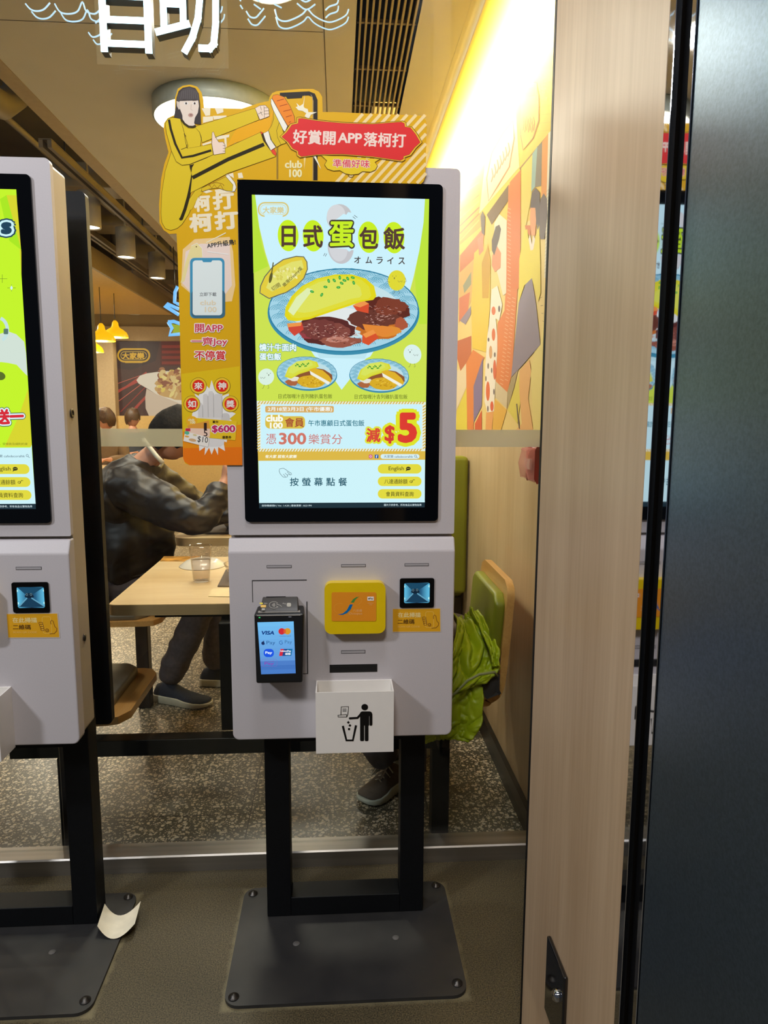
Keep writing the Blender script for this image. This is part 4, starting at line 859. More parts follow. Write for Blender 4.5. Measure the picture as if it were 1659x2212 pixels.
# left kiosk: a copy with its own screen ------------------------------------------
DX = -0.8995
kl = copy_tree(kiosk); kl.location.x += DX
kl['label'] = 'white self ordering kiosk cut off by the left edge of the photo, lime screen'
for ch in list(kl.children):
    if ch.name.startswith(('stand_frame', 'base_plate')): ch.location.x += 0.043
    if ch.name.startswith('screen') and 'surround' not in ch.name: bpy.data.objects.remove(ch)
def left_screen():
    S = Print(SY, (0, -1, 0), 1.0); S.fn = lambda x, y: onY(x, y, YS)
    z0 = onY(44, 420, YS).z; sl, srr = onY(544, 420.5, YS), onY(927, 430, YS)
    def back(v):
        v = Vector(v)-CAM; d = v.dot(FW); return (829.5+F_PX*v.dot(RT)/d, 1106-F_PX*v.dot(UP)/d)
    # corners of the left screen = middle screen moved by DX
    c4 = [back(onY(x, y, YS)+Vector((DX, 0, 0))) for x, y in ((544, 420.5), (927, 430), (916.8, 1096), (560, 1098))]
    S.poly(c4, (196, 244, 40), 0)
    T = lambda x, y: back(onY(x, y, YS)+Vector((DX, 0, 0)))
    def ex(y, k=0.4): return c4[1][0]+(c4[2][0]-c4[1][0])*(y-c4[1][1])/(c4[2][1]-c4[1][1])-k
    S.poly([(14, 421.5), (ex(421.8), 421.8), (ex(600), 600), (46, 545)], (216, 214, 44), .5)
    S.poly([(0, 430), (14, 421.5), (46, 540), (20, 520)], (170, 232, 30), .6)
    S.poly([(ex(840), 840), (ex(965), 965), (10, 965), (40, 900)], (216, 214, 44), .5)
    S.text('s', 14, 493, 24, (30, 66, 90), 6, h=27, bold=0.06, out=[(0.10, (206, 244, 250)), (0.17, (30, 66, 90))])
    S.poly([(-60, 735), (-10, 724), (18, 716), (35, 722), (52, 738), (ex(762), 762), (ex(812), 812), (52, 805), (36, 788), (18, 784), (2, 782), (-60, 800)], (210, 226, 214), 2)
    S.ring(-6, 712, 22, 26, 7, (196, 226, 226), 3, 0, -70, 60); S.rr(8, 710, 18, 722, 2, (90, 120, 110), 4)
    S.ell(0, 812, 12, 9, (90, 110, 40), 3, 15)
    for x, y, r_ in ((25, 622, 5), (5, 602, 6)):
        for dx, dy in ((r_, 0), (0, r_*1.5)): S.line([(x-dx*1.8, y-dy), (x+dx*1.8, y+dy)], .8, (90, 110, 40), 3)
    S.poly([(25, 617), (28, 622), (25, 627), (22, 622)], (210, 244, 250), 4)
    S.text('送一', 21, 900, 62, (214, 40, 54), 8, h=34, bold=0.05, out=[(0.09, (222, 246, 250)), (0.14, (60, 90, 90))], rot=-2)
    S.poly([(-250, 968), (66, 967), (ex(961), 961), (ex(1090), 1090), (-250, 1090)], (206, 243, 250), 3)
    S.text('考，受條款及細則約束', 26, 959, 68, (110, 120, 30), 3, h=5.5); S.text('大家樂 cafedecoralhk', 18, 985, 72, (70, 90, 110), 4, h=6.5)
    S.ring(59, 984, 2.4, 2.4, .8, (80, 100, 120), 4, n=14); S.line([(61, 986), (64, 989)], .9, (80, 100, 120), 4)
    S2 = Print(lambda x, y: onY(x, y, YS)+Vector((DX, 0, 0)), (0, -1, 0), 1.0, 0.00012)
    kiosk_ui(S2); S2.text('圖片只供參考，所有食品以實物為準', 870, 1090.7, 81, (206, 226, 232), 5, h=5, bold=.006)
    n = len(S.v); S.v += [tuple(Vector(v)+Vector((0, -.0004, 0))) for v in S2.v]; S.f += [tuple(n+i for i in f) for f in S2.f]; S.c += S2.c
    return S.build('screen', SCREENP, kl)
left_screen()

# ------------------------------------------------------------------ die-cut topper card stuck round the middle screen
YC = KY-0.0037
card = thing('advertising_card', (-0.25, YC, 1.5), 'yellow die cut advertising card with a kicking woman, fixed around the middle kiosk screen', 'advertising card')
ol = [(378, 248), (378, 211.6), (384, 191.7), (395, 185), (411, 182.7), (426, 187), (435, 199), (438.5, 213), (440, 233), (522, 235), (540, 229), (558, 223), (581, 218), (582, 210), (588.6, 200.7), (597.6, 197), (649, 192), (676, 192), (689, 198), (696, 209), (697, 242), (720, 242), (910, 250), (919, 258), (921.7, 269), (919, 381), (914.6, 392), (908, 398.6),
      (906, 400.2), (512.3, 387.6), (523, 1005), (409.6, 1005), (400, 1001), (395.6, 990), (392, 860), (388, 700), (384, 560), (381.5, 504.5), (366, 505.4), (353.5, 497), (344.5, 481), (343.6, 441), (348, 387), (355, 354), (364, 329), (357, 300), (353.5, 278.5), (354.4, 266), (362.5, 255), (374.3, 249.6)]
wp = [onY(x, y, YC) for x, y in ol]
MB().prism([(p.x, p.z) for p in wp], 'Y', YC, YC+0.003).build('card_sheet', basic('card_edge', (216, 196, 150), .6), card)
Cp = Print(lambda x, y: onY(x, y, YC-0.0003), (0, -1, 0), 0.76)
YB1, YB2, YS1 = (208, 162, 22), (208, 182, 36), (206, 176, 34)
Cp.poly(ol, YB1, 0)
Cp.frame(340, 480, 4.097)
Cp.poly([(212, 1342), (728, 1275), (742, 1985), (225, 1850)], (214, 182, 26), 0.6); Cp.poly([(225, 1850), (742, 1790), (752, 2150), (285, 2150), (240, 2120), (228, 2090)], (228, 140, 24), 0.8)
Cp.poly([(227, 2000), (750, 1990), (752, 2150), (285, 2150), (240, 2120), (228, 2090)], (232, 116, 22), 0.9)
# phone with a plain white display (its square code is left out)
Cp.poly([(225, 240), (330, 150), (640, 130), (670, 260), (690, 560), (660, 700), (400, 720), (210, 560)], (228, 196, 140), 1)
Cp.poly([(250, 260), (380, 190), (640, 190), (660, 560), (600, 640), (330, 660), (220, 540)], (224, 206, 196), 1.4)
Cp.poly([(300, 210), (350, 185), (395, 230), (400, 310), (290, 320), (240, 520), (205, 540), (250, 350)], (222, 210, 150), 2); Cp.line([(300, 210), (350, 185), (395, 230), (400, 310)], 4, (240, 234, 224), 2.5); Cp.ell(345, 217, 6, 6, (90, 70, 30), 2.6, n=10)
Cp.rr(289, 316, 594, 850, 40, (62, 142, 180), 3); Cp.poly(rrect(300, 600, 600, 848, 40), (60, 104, 128), 3.2); Cp.rr(312, 338, 574, 824, 28, (214, 232, 240), 3.6); Cp.poly([(395, 336), (488, 336), (476, 354), (406, 354)], (62, 142, 180), 4)
Cp.text('立即下載', 448, 638, 150, (120, 126, 130), 5, h=34, bold=.01); Cp.text('club', 448, 712, 140, (218, 206, 178), 5, h=44, bold=.02); Cp.text('100', 472, 772, 104, (218, 206, 178), 5, h=48, bold=.02)
Cp.text('APP升級鳥!', 565, 190, 255, (40, 50, 56), 5, h=50, rot=-8, bold=.012); Cp.line([(432, 182), (606, 94)], 9, (238, 220, 190), 3); Cp.line([(442, 260), (630, 285)], 9, (240, 224, 220), 3)
wh = (238, 222, 222)
for t_, x, y, w2 in (('開APP', 456, 938, 245), ('一齊Joy', 460, 1058, 318), ('不停賞', 466, 1178, 272)): Cp.text(t_, x, y, w2, (196, 62, 82) if y < 1100 else (200, 44, 44), 8, h=82 if y > 1000 else 76, bold=.022, out=[(0.085, wh)])
star = []
for k in range(44):
    a = 2*math.pi*k/44; r1 = 1.0 if k % 2 else 0.80; q_ = 1+.13*math.sin(k*2.1); star.append((480+215*r1*q_*math.cos(a)*(.92), 1740+330*r1*math.sin(a)*(1.0+.04*math.sin(k))))
Cp.poly(star, (228, 226, 222), 2)
for x0, x1, yt in ((360, 400, 1600), (404, 448, 1520), (452, 496, 1495), (500, 572, 1520)):
    Cp.poly(rrect(x0, yt, x1, 1730, (18, 18, 0, 0)), (204, 202, 200), 3); Cp.line([(x1, yt+18), (x1+3, 1728)], 3, (140, 138, 136), 3.5)
Cp.poly(rrect(565, 1690, 640, 1760, (30, 30, 0, 0)), (196, 194, 192), 3.2); Cp.poly([(380, 1730), (600, 1730), (590, 1960), (560, 1985), (440, 1985), (400, 1930)], (212, 210, 208), 2.8)
for ch, x, y in (('來', 363, 1448), ('神', 573, 1448), ('如', 306, 1608), ('獎', 647, 1608)):
    Cp.ell(x, y, 73, 73, (60, 40, 20), 4); Cp.ell(x, y, 70, 70, (224, 190, 50), 4.4); Cp.ell(x, y, 53, 53, (214, 44, 28), 5); Cp.text(ch, x, y, 74, (240, 222, 214), 6.5, h=66, bold=.03)
Cp.poly([(262, 1725), (705, 1762), (690, 1930), (262, 1890)], (222, 188, 40), 6); Cp.ell(305, 1760, 50, 45, (226, 170, 40), 6.4); Cp.text('club', 300, 1748, 56, (240, 226, 190), 7, h=22, bold=.03); Cp.text('100', 314, 1772, 44, (240, 226, 190), 7, h=24, bold=.03)
Cp.poly([(262, 1800), (455, 1755), (470, 1850), (300, 1880)], (214, 150, 60), 7); Cp.text('1', 425, 1806, 26, (50, 34, 30), 8, h=62, bold=.03)
Cp.poly([(250, 1822), (468, 1828), (464, 1900), (244, 1880)], (232, 196, 176), 7.6); Cp.text('5', 427, 1866, 34, (50, 34, 36), 8.6, h=60, bold=.01); Cp.rr(250, 1824, 292, 1850, 4, (190, 40, 70), 8)
Cp.poly([(246, 1850), (462, 1906), (448, 1990), (230, 1936)], (226, 222, 214), 8.4); Cp.text('$10', 402, 1926, 92, (34, 30, 32), 9.2, h=58, rot=7); Cp.ell(262, 1864, 22, 16, (90, 176, 140), 9, 10); Cp.ell(312, 1928, 34, 13, (200, 164, 120), 9, 10); Cp.ell(262, 1896, 20, 8, (214, 160, 70), 9, 10); Cp.ell(332, 1884, 18, 8, (206, 190, 140), 9, 10)
Cp.text('$600', 586, 1832, 208, (186, 44, 96), 9, h=72, bold=.035, out=[(.07, wh)]); Cp.text('賞你', 514, 1767, 52, (60, 44, 14), 8, h=24, bold=.02); Cp.text('優惠券', 614, 1903, 82, (60, 44, 14), 8, h=26, bold=.02)
Cp.frame(330, 170, 5.53)
cw = (232, 216, 188)
for t_, x, y, w2, h2 in (('柯', 590, 1490, 200, 200), ('打', 845, 1460, 260, 210), ('柯', 575, 1720, 280, 230), ('打', 880, 1690, 290, 225)): Cp.text(t_, x, y, w2, cw, 2, h=h2, bold=.045, rot=-4)
for pts in ([(585, 355), (690, 350), (685, 440), (630, 445)], [(740, 350), (840, 350), (845, 400), (770, 425)], [(600, 455), (720, 450), (720, 500), (600, 530)], [(720, 445), (880, 440), (880, 470), (730, 490)], [(760, 690), (918, 665), (910, 700), (880, 705), (885, 830), (860, 830), (855, 715), (760, 730)], [(962, 670), (1010, 665), (1028, 750), (975, 775)], [(590, 780), (700, 745), (700, 770), (600, 800)], [(1015, 1130), (1065, 1122), (1082, 1185), (1025, 1190)], [(870, 1150), (960, 1125), (970, 1190), (940, 1170)], [(600, 1350), (650, 1320), (720, 1345), (640, 1370)], [(740, 1330), (800, 1320), (1000, 1350), (760, 1380)]): Cp.poly(pts, cw, 2)
# kicking woman in a yellow tracksuit
ink = (60, 44, 10)
def shp(pts, c, z, lw=4): Cp.poly(pts, c, z); Cp.line(pts, lw, ink, z+.3, True) if lw else None
body = [(240, 460), (330, 470), (500, 560), (560, 640), (580, 720), (570, 800), (470, 1120), (470, 1170), (460, 1340), (600, 1290), (570, 1370), (500, 1450), (430, 1620), (350, 1740), (290, 1790), (215, 1812), (150, 1790), (110, 1720), (98, 1600), (110, 1350), (150, 1100), (225, 865), (160, 600), (150, 540), (180, 480)]
shp(body, YB2, 3)
Cp.poly([(590, 1370), (560, 1320), (500, 1370), (460, 1440), (400, 1560), (420, 1580), (470, 1560), (540, 1420)], YS1, 3.6)
shp([(435, 1370), (450, 1300), (500, 1345), (440, 1430), (390, 1545)], (196, 150, 20), 3.8, 4)
Cp.line([(478, 1150), (462, 1250), (430, 1400), (385, 1560), (340, 1680)], 38, (40, 34, 12), 4.5); Cp.ell(336, 1676, 20, 18, (40, 34, 12), 4.5)
shp([(500, 575), (1225, 352), (1270, 492), (590, 765), (580, 700), (560, 640)], YB2, 5)               # far arm
Cp.poly([(1000, 600), (1400, 450), (1440, 360), (1440, 400), (1400, 600), (1380, 630), (980, 770), (870, 830)], (222, 162, 20), 2.8)
shp([(440, 1030), (640, 950), (870, 830), (1290, 640), (1340, 740), (1470, 930), (900, 1130), (600, 1290), (450, 1365), (470, 1170)], YB2, 6)   # kicking leg
Cp.line([(475, 1185), (900, 965), (1330, 785)], 44, (40, 34, 12), 7)
shp([(1285, 630), (1310, 645), (1320, 650), (1345, 740), (1420, 860), (1475, 890), (1470, 925), (1400, 850), (1320, 740)], (60, 44, 14), 6.6, 3); shp([(1285, 630), (1318, 648), (1300, 670)], (214, 66, 40), 7.4, 3); shp([(1408, 858), (1450, 842), (1476, 890), (1470, 925), (1436, 900)], (220, 70, 48), 7.4, 3)
shp([(1320, 655), (1382, 625), (1410, 730), (1470, 820), (1410, 858), (1350, 750)], (230, 222, 210), 7.6, 4)
shp([(1382, 620), (1420, 560), (1445, 480), (1440, 370), (1520, 500), (1560, 640), (1590, 770), (1530, 790), (1480, 820), (1420, 740)], YS1, 7, 4)
Cp.line([(1520, 500), (1480, 620), (1490, 700), (1530, 785)], 4, ink, 7.6)
shp([(1412, 240), (1430, 250), (1530, 430), (1610, 570), (1580, 635), (1560, 620), (1440, 380), (1412, 300)], (232, 226, 214), 8, 4)
shp([(1425, 235), (1440, 200), (1490, 190), (1570, 220), (1640, 330), (1690, 450), (1700, 540), (1660, 560), (1612, 565), (1520, 410)], (222, 128, 36), 8.2, 4)
for a, b in (((1482, 268), (1566, 245)), ((1516, 330), (1610, 306)), ((1560, 392), (1650, 370)), ((1590, 460), (1660, 440)), ((1625, 525), (1650, 515))): Cp.line([a, b], 7, (150, 60, 20), 9)
shp([(1222, 355), (1280, 322), (1345, 318), (1385, 360), (1392, 450), (1350, 468), (1280, 492)], (232, 206, 186), 8, 4)
for a, b in (((1300, 380), (1285, 330)), ((1258, 425), (1310, 400)), ((1285, 395), (1310, 440)), ((1330, 350), (1368, 350)), ((1330, 390), (1384, 385)), ((1330, 425), (1388, 420)), ((1328, 330), (1335, 468))): Cp.line([a, b], 4, ink, 9)
shp([(150, 540), (180, 480), (240, 465), (330, 480), (420, 800), (410, 835), (705, 785), (722, 910), (440, 1025), (350, 1035), (280, 990), (225, 865), (165, 650)], YB2, 8.4)
Cp.line([(195, 490), (215, 600), (270, 780), (350, 945), (480, 925), (700, 858)], 28, (40, 34, 12), 9)
Cp.poly([(440, 1035), (495, 1020), (470, 1060), (462, 1120), (445, 1070)], (40, 30, 10), 9); Cp.line([(375, 655), (400, 790), (412, 835)], 5, ink, 9); Cp.line([(375, 655), (398, 690)], 5, ink, 9); Cp.line([(340, 848), (400, 825), (410, 790)], 7, ink, 9)
shp([(710, 645), (725, 635), (750, 700), (790, 760), (840, 758), (862, 790), (866, 890), (730, 912), (706, 780)], (232, 204, 186), 9.4, 4)
for y in (800, 835, 866): Cp.line([(838, y), (866, y+2)], 4, ink, 10)
shp([(590, 1350), (580, 1310), (720, 1245), (900, 1160), (960, 1230), (990, 1300), (975, 1350), (880, 1340), (780, 1305), (680, 1320)], YS1, 4.6, 4); shp([(870, 1165), (905, 1145), (980, 1240), (998, 1300), (980, 1345), (950, 1350), (960, 1270)], (230, 222, 208), 5, 4)
Cp.ring(760, 1282, 90, 38, 5, (120, 60, 16), 5.6, 0, 180, 360); Cp.line([(680, 1270), (705, 1310), (735, 1265), (770, 1312), (810, 1265), (845, 1330)], 6, (120, 60, 16), 5.6)
# head: monochrome portrait
hair = (58, 52, 52); Cp.poly([(255, 460), (275, 340), (285, 230), (310, 150), (360, 110), (440, 95), (510, 115), (550, 180), (565, 300), (578, 545), (530, 545), (350, 490)], hair, 10)
Cp.poly([(320, 270), (545, 262), (552, 330), (540, 410), (505, 470), (495, 530), (510, 560), (440, 590), (360, 520), (355, 440), (325, 360)], (214, 200, 186), 10.8); Cp.poly([(285, 270), (318, 280), (330, 360), (312, 372), (290, 330)], (196, 184, 172), 10.9)
Cp.poly([(318, 275), (290, 270), (300, 200), (360, 130), (440, 105), (520, 140), (552, 200), (556, 272), (520, 250), (440, 256), (370, 250)], (74, 68, 68), 11.2)
for k in range(9): Cp.line([(350+k*22, 130+abs(k-4)*6), (335+k*26, 245)], 3, (108, 102, 102), 11.6)
for x in (400, 502): Cp.ell(x, 298, 24, 15, (236, 230, 222), 11.4); Cp.ell(x, 298, 12, 13, (70, 56, 50), 11.8); Cp.line([(x-26, 268), (x+22, 264)], 5, (130, 116, 106), 11.4)
Cp.line([(462, 310), (455, 365), (475, 382)], 5, (176, 158, 144), 11.4); Cp.ell(455, 438, 30, 24, (176, 140, 128), 11.4); Cp.ell(457, 436, 14, 8, (130, 96, 90), 11.8)
Cp.line([(345, 490), (380, 540), (430, 575), (480, 578), (515, 565)], 24, (50, 40, 18), 11)
# phone behind the foot, red banner
Cp.frame(560, 180, 4.484)
Cp.line([(200, 112), (480, 98), (525, 115), (545, 165), (545, 940)], 40, (34, 28, 26), 2.6); Cp.line([(500, 110), (516, 135), (520, 180), (520, 940)], 5, (140, 130, 110), 2.9); Cp.poly([(255, 120), (425, 105), (412, 142), (272, 150)], (34, 28, 26), 3)
Cp.line([(172, 625), (172, 930)], 6, (90, 74, 60), 3); Cp.line([(183, 610), (183, 930)], 3, (60, 50, 40), 3)
Cp.poly([(352, 232), (372, 225), (360, 190), (392, 222), (425, 200), (442, 110), (430, 225), (440, 240), (470, 250), (476, 280), (560, 280), (500, 305), (480, 345), (440, 320), (455, 290), (420, 268), (380, 262)], (232, 222, 198), 3)
Cp.poly([(524, 706), (548, 706), (600, 836)], (236, 226, 206), 3.4); Cp.poly([(430, 715), (452, 715), (437, 836)], (226, 196, 120), 3.4)
Cp.text('club', 332, 785, 168, (240, 220, 170), 3, h=76, bold=.035); Cp.text('100', 352, 872, 124, (240, 220, 170), 3, h=78, bold=.04)
for k in range(16):
    x = 1005+k*86; y0 = 296+k*1.5
    a, b = (x, y0), (x-640, y0+700)
    t0, t1 = 0.0, 1.0
    if x > 1620: t0 = (x-1615)/640.0
    if y0+700 > 968: t1 = (968-y0)/700
    pa = (a[0]+(b[0]-a[0])*t0, a[1]+(b[1]-a[1])*t0); pb = (a[0]+(b[0]-a[0])*t1, a[1]+(b[1]-a[1])*t1)
    # the stripes stop at a slanting fade line left of the banner
    lim = 930 if k < 2 else 1000
    if k < 4: t1 = min(t1, (x-930)/640+.02)
    pb = (a[0]+(b[0]-a[0])*t1, a[1]+(b[1]-a[1])*t1)
    if t1 > t0: Cp.line([pa, pb], 30, (226, 204, 150), 1.5)
for dx in (0,):
    ban = [(200, 518), (250, 470), (300, 395), (362, 380), (366, 330), (400, 328), (560, 355), (800, 378), (1100, 388), (1390, 365), (1420, 380), (1425, 415), (1480, 425), (1530, 490), (1578, 575), (1520, 630), (1470, 700), (1410, 720), (1412, 745), (1380, 762), (1100, 720), (800, 695), (560, 700), (395, 722), (365, 700), (362, 665), (310, 640), (262, 570)]
    Cp.poly(ban, (222, 178, 46), 8.5); Cp.line(ban, 5, (70, 46, 16), 8.9, True)
    cx_, cy_ = 885, 545; Cp.poly([(cx_+(x-cx_)*0.972, cy_+(y-cy_)*0.935) for x, y in ban], (208, 48, 50), 9.3); Cp.line([(cx_+(x-cx_)*0.972, cy_+(y-cy_)*0.935) for x, y in ban], 4, (70, 40, 16), 9.5, True)
Cp.text('好賞開', 533, 525, 416, (236, 206, 196), 10.5, h=140, bold=.028, rot=2); Cp.text('APP', 878, 532, 236, (236, 206, 196), 10.5, h=100, bold=.035, rot=2); Cp.text('落柯打', 1216, 550, 410, (236, 206, 196), 10.5, h=140, bold=.028, rot=2)
scal = [(600, 700), (655, 750), (632, 790), (660, 830), (720, 850), (780, 845), (830, 875), (888, 888), (960, 880), (1000, 855), (1080, 860), (1125, 840), (1145, 800), (1120, 765), (1170, 735)]
Cp.poly(scal, (218, 190, 40), 7); Cp.line(scal, 5, (90, 66, 16), 7.4); Cp.ring(888, 884, 28, 26, 5, (90, 66, 16), 7.4, 0, 0, 180)
Cp.text('準備好味', 892, 778, 356, (206, 66, 84), 8.4, h=80, bold=.012, out=[(.05, (238, 212, 200))], rot=1)
Cp.frame().build('card_print', BOARDP, card)

# ================================================================== LIT SIGN ON THE WINDOW
YN = 1.985
def text3d(t, x0, x1, z0, z1, y0, y1, bold=0.0):
    """solid letters: outline text thickened between two depths"""
    cu = bpy.data.curves.new('t', 'FONT'); cu.body = t; cu.size = 1; cu.offset = bold; cu.resolution_u = 3; cu.extrude = 0.5
    o = bpy.data.objects.new('t', cu); col.objects.link(o)
    dg = bpy.context.evaluated_depsgraph_get(); dg.update(); me = bpy.data.meshes.new_from_object(o.evaluated_get(dg))
    vs = [Vector(v.co) for v in me.vertices]; fs = [tuple(p.vertices) for p in me.polygons]
    bpy.data.objects.remove(o); bpy.data.curves.remove(cu); bpy.data.meshes.remove(me)
    a0, a1 = min(v.x for v in vs), max(v.x for v in vs); b0, b1 = min(v.y for v in vs), max(v.y for v in vs)
    return [(x0+(v.x-a0)/(a1-a0)*(x1-x0), y0 if v.z > 0 else y1, z0+(v.y-b0)/(b1-b0)*(z1-z0)) for v in vs], fs
SIGNW = emit('sign_light', (190, 240, 255), 5.0); TUBEW = emit('neon_tube_light', (196, 232, 252), 1.05)
sg = thing('neon_sign', (-0.43, YN, 2.3), 'glowing white illuminated sign with Chinese characters on clear acrylic, above the yellow card', 'sign')
a, b = onY(210, 138, YN+.02), onY(494, 146, YN+.02)
MB().box(a.x, b.x, YN+.018, YN+.022, a.z, 2.56).build('acrylic_back', ACRYL, sg)
for ch, px0, px1, pyb in (('自', 219, 328, 116), ('助', 343, 474, 118)):
    p0, p1 = onY(px0, pyb, YN-.015), onY(px1, pyb, YN-.015)
    hgt = 0.218
    # strokes as chunky channel-letter bars
    bars = MB(); can = MB()
    W = p1.x-p0.x; z0 = onY(px0, pyb, YN-.015).z+.012
    def bar(pts, w_):
        for k in range(len(pts)-1):
            q0, q1 = Vector((pts[k][0]*W, pts[k][1]*hgt)), Vector((pts[k+1][0]*W, pts[k+1][1]*hgt)); d = (q1-q0).normalized(); nn = Vector((-d.y, d.x))*w_/2; e = d*w_*0.42
            P4 = [(p0.x+v.x, z0+v.y) for v in (q0-nn-e, q1-nn+e, q1+nn+e, q0+nn-e)]
            bars.prism(P4, 'Y', YN-.016-.0002*k, YN-.013); can.prism(P4, 'Y', YN-.0128+.0001*k, YN+.017)
    if ch == '自':
        for pts in ([(.06, 0), (.06, .82)], [(.94, 0), (.94, .82)], [(.06, .82), (.94, .82)], [(.06, .56), (.94, .56)], [(.06, .31), (.94, .31)], [(.06, .06), (.94, .06)], [(.5, .82), (.42, 1.0)]): bar(pts, .0165 if pts[0][0] == pts[1][0] else .0145)
    else:
        for pts in ([(.10, .24), (.10, .98)], [(.42, .28), (.42, .98)], [(.10, .95), (.42, .95)], [(.10, .72), (.42, .72)], [(.10, .49), (.42, .49)], [(0, .19), (.48, .28)],
                    [(.52, .76), (.97, .76)], [(.97, .76), (.95, .30), (.91, .08), (.84, .03), (.70, .03)], [(.72, 1.0), (.71, .60), (.66, .34), (.56, .14), (.44, .0)]): bar(pts, .0155)
    lt = bars.build('letter', SIGNW, sg); can.build('letter_return', basic('letter_side', (52, 62, 68), .5), lt)
ns = thing('neon_lettering', (-0.5, YN, 2.4), 'thin white neon tubing in flowing curves cut off by the top of the photo', 'neon sign')
curves = [[(55, 8), (66, 20), (80, 24), (95, 20), (108, 6)], [(118, 8), (130, 26), (150, 30), (168, 24), (178, 4), (186, 24), (204, 30), (215, 22)], [(191, 70), (200, 80), (214, 76), (224, 66), (232, 56)], [(206, 50), (218, 38), (226, 22)],
          [(532, 24), (540, 36), (552, 38), (562, 28), (570, 18)], [(594, 20), (600, 40), (616, 46), (636, 40), (654, 30), (664, 20), (676, 32), (692, 42), (712, 48), (732, 42), (748, 32), (753, 20)], [(703, 22), (712, 14), (728, 8), (731, -4)], [(470, 34), (478, 24), (480, 14)], [(515, -6), (520, 2)], [(545, -8), (560, 3)], [(590, -8), (606, 0)], [(640, -10), (660, 4), (680, -8)]]
for cpx in curves:
    t = MB(); pts = []
    for k in range(len(cpx)-1):
        for j in range(4):
            f = j/4; q = [cpx[max(0, k-1)], cpx[k], cpx[k+1], cpx[min(len(cpx)-1, k+2)]]
            pts.append(tuple(0.5*((2*q[1][i])+(-q[0][i]+q[2][i])*f+(2*q[0][i]-5*q[1][i]+4*q[2][i]-q[3][i])*f*f+(-q[0][i]+3*q[1][i]-3*q[2][i]+q[3][i])*f**3) for i in (0, 1)))
    pts.append(cpx[-1])
    P3 = [onY(x, y, YN+.01) for x, y in pts]
    t.tube(P3, 0.0019, 6); t.build('neon_tube', TUBEW, ns)
    MB().tube([p+Vector((0, .036, 0)) for p in P3], 0.0019, 6).build('neon_tube', TUBEW, ns)  # back copy of each tube, built in place of its reflection

# ================================================================== LAMPS INSIDE
def drum(x, y, label, z=2.555, r=0.248, pw=20):
    t = thing('drum_light', (x, y, z), label, 'ceiling light', 'round drum ceiling lights')
    MB().lathe([(r+.004, 0.0), (r+.012, 0.004), (r+.012, CZ-z-.001), (.001, CZ-z-.001)], (x, y, z), 64).build('drum_shell', basic('neon_tinted_shell', (190, 206, 214), .4), t)  # bluish light from the neon is put into the shell colour
    MB().lathe([(.001, .002), (r, .002), (r+.004, .0)], (x, y, z), 64).build('drum_diffuser', DRUMGLOW, t)
    l = light('drum_lamp', 'AREA', (x, y, z-.01), (x, y, 0), pw, WARMW, r*1.8); 
    return t
drum(-0.51, 3.29, 'round drum ceiling light glowing white behind the head of the yellow card')
drum(-0.53, 6.4, 'added drum ceiling light for fill deeper in the restaurant, unseen behind the card')  # extra drum added for its light, out of the camera's sight
for k, (x, y, lab) in enumerate(((-1.755, 5.46, 'largest grey cylinder downlight, half hidden by the black panel'), (-1.79, 6.47, 'second grey cylinder downlight left of the yellow card'), (-1.767, 7.44, 'third grey cylinder downlight, beside the yellow card'), (-2.75, 10.2, 'small grey cylinder downlight in front of the far header'))):
    t = thing('cylinder_downlight', (x, y, 2.62), lab, 'ceiling lamp', 'cylinder downlights in the open ceiling')
    r = .079
    MB().lathe([(r-.012, .012), (r-.004, 0), (r, .004), (r, .24), (.02, .245), (.001, .245)], (x, y, 2.62), 32).build('housing', LAMPBODY, t)
    MB().lathe([(.001, .008), (r-.012, .010)], (x, y, 2.62), 32).build('lamp_lens', LAMPGLOW, t)
    MB().lathe([(.008, .24), (.008, .68)], (x, y, 2.62), 10).build('stem', LAMPBODY, t)
    light('downlight_beam', 'SPOT', (x, y, 2.60), (x, y, 0), 34, WARM, .06, spot=110, blend=.8)
# unseen fill lamps without bodies, added under the ceilings to brighten the restaurant
for x, y, pw in ((-0.9, 4.6, 17), (0.0, 5.2, 14), (-3.5, 4.0, 34), (-3.6, 8.6, 48), (-0.6, 9.0, 26), (-4.5, 6.5, 30)):
    light('ceiling_fill_lamp', 'AREA', (x, y, 2.60), (x, y, 0), pw, WARMW, .22)
light('table_fill_lamp', 'AREA', (-0.45, 2.55, 2.605), (-0.45, 2.6, 0), 15, WARMW, .16)  # added fill over the near table, no lamp body there
def m_shade():
    m, nt, b = nodes_of('glowing_yellow_shade'); b.inputs['Base Color'].default_value = (*lin((236, 190, 30)), 1)
    b.inputs['Emission Color'].default_value = (*lin((255, 196, 20)), 1); b.inputs['Emission Strength'].default_value = .75; b.inputs['Roughness'].default_value = .35; return m
SHADE = m_shade()
for px, py, Y, r, lab in ((250, 729, 8.4, .135, 'right hand yellow bell pendant lamp, the highest of the three'), (220, 737, 8.0, .14, 'middle yellow bell pendant lamp below the right one'), (201, 761, 8.8, .12, 'lowest yellow bell pendant lamp next to the black panel')):
    p = onY(px, py, Y); t = thing('pendant_lamp', p, lab, 'pendant lamp', 'yellow pendant lamps over the counter')
    MB().lathe([(r, 0), (r*.99, .022), (r*.88, .055), (r*.62, .085), (r*.36, .105), (r*.28, .125), (r*.24, .16), (r*.10, .185), (.001, .187)], p, 32).build('shade', SHADE, t)
    MB().lathe([(.001, .03), (r*.35, .035), (r*.3, .07), (.001, .1)], p, 20).build('bulb', emit('pendant_bulb', (255, 226, 150), 6), t)
    MB().lathe([(.004, .20), (.004, 3.29-p.z)], p, 8).build('cord', DARK, t)
    light('pendant_glow', 'POINT', (p.x, p.y, p.z-.03), p, 14, WARM, .06)

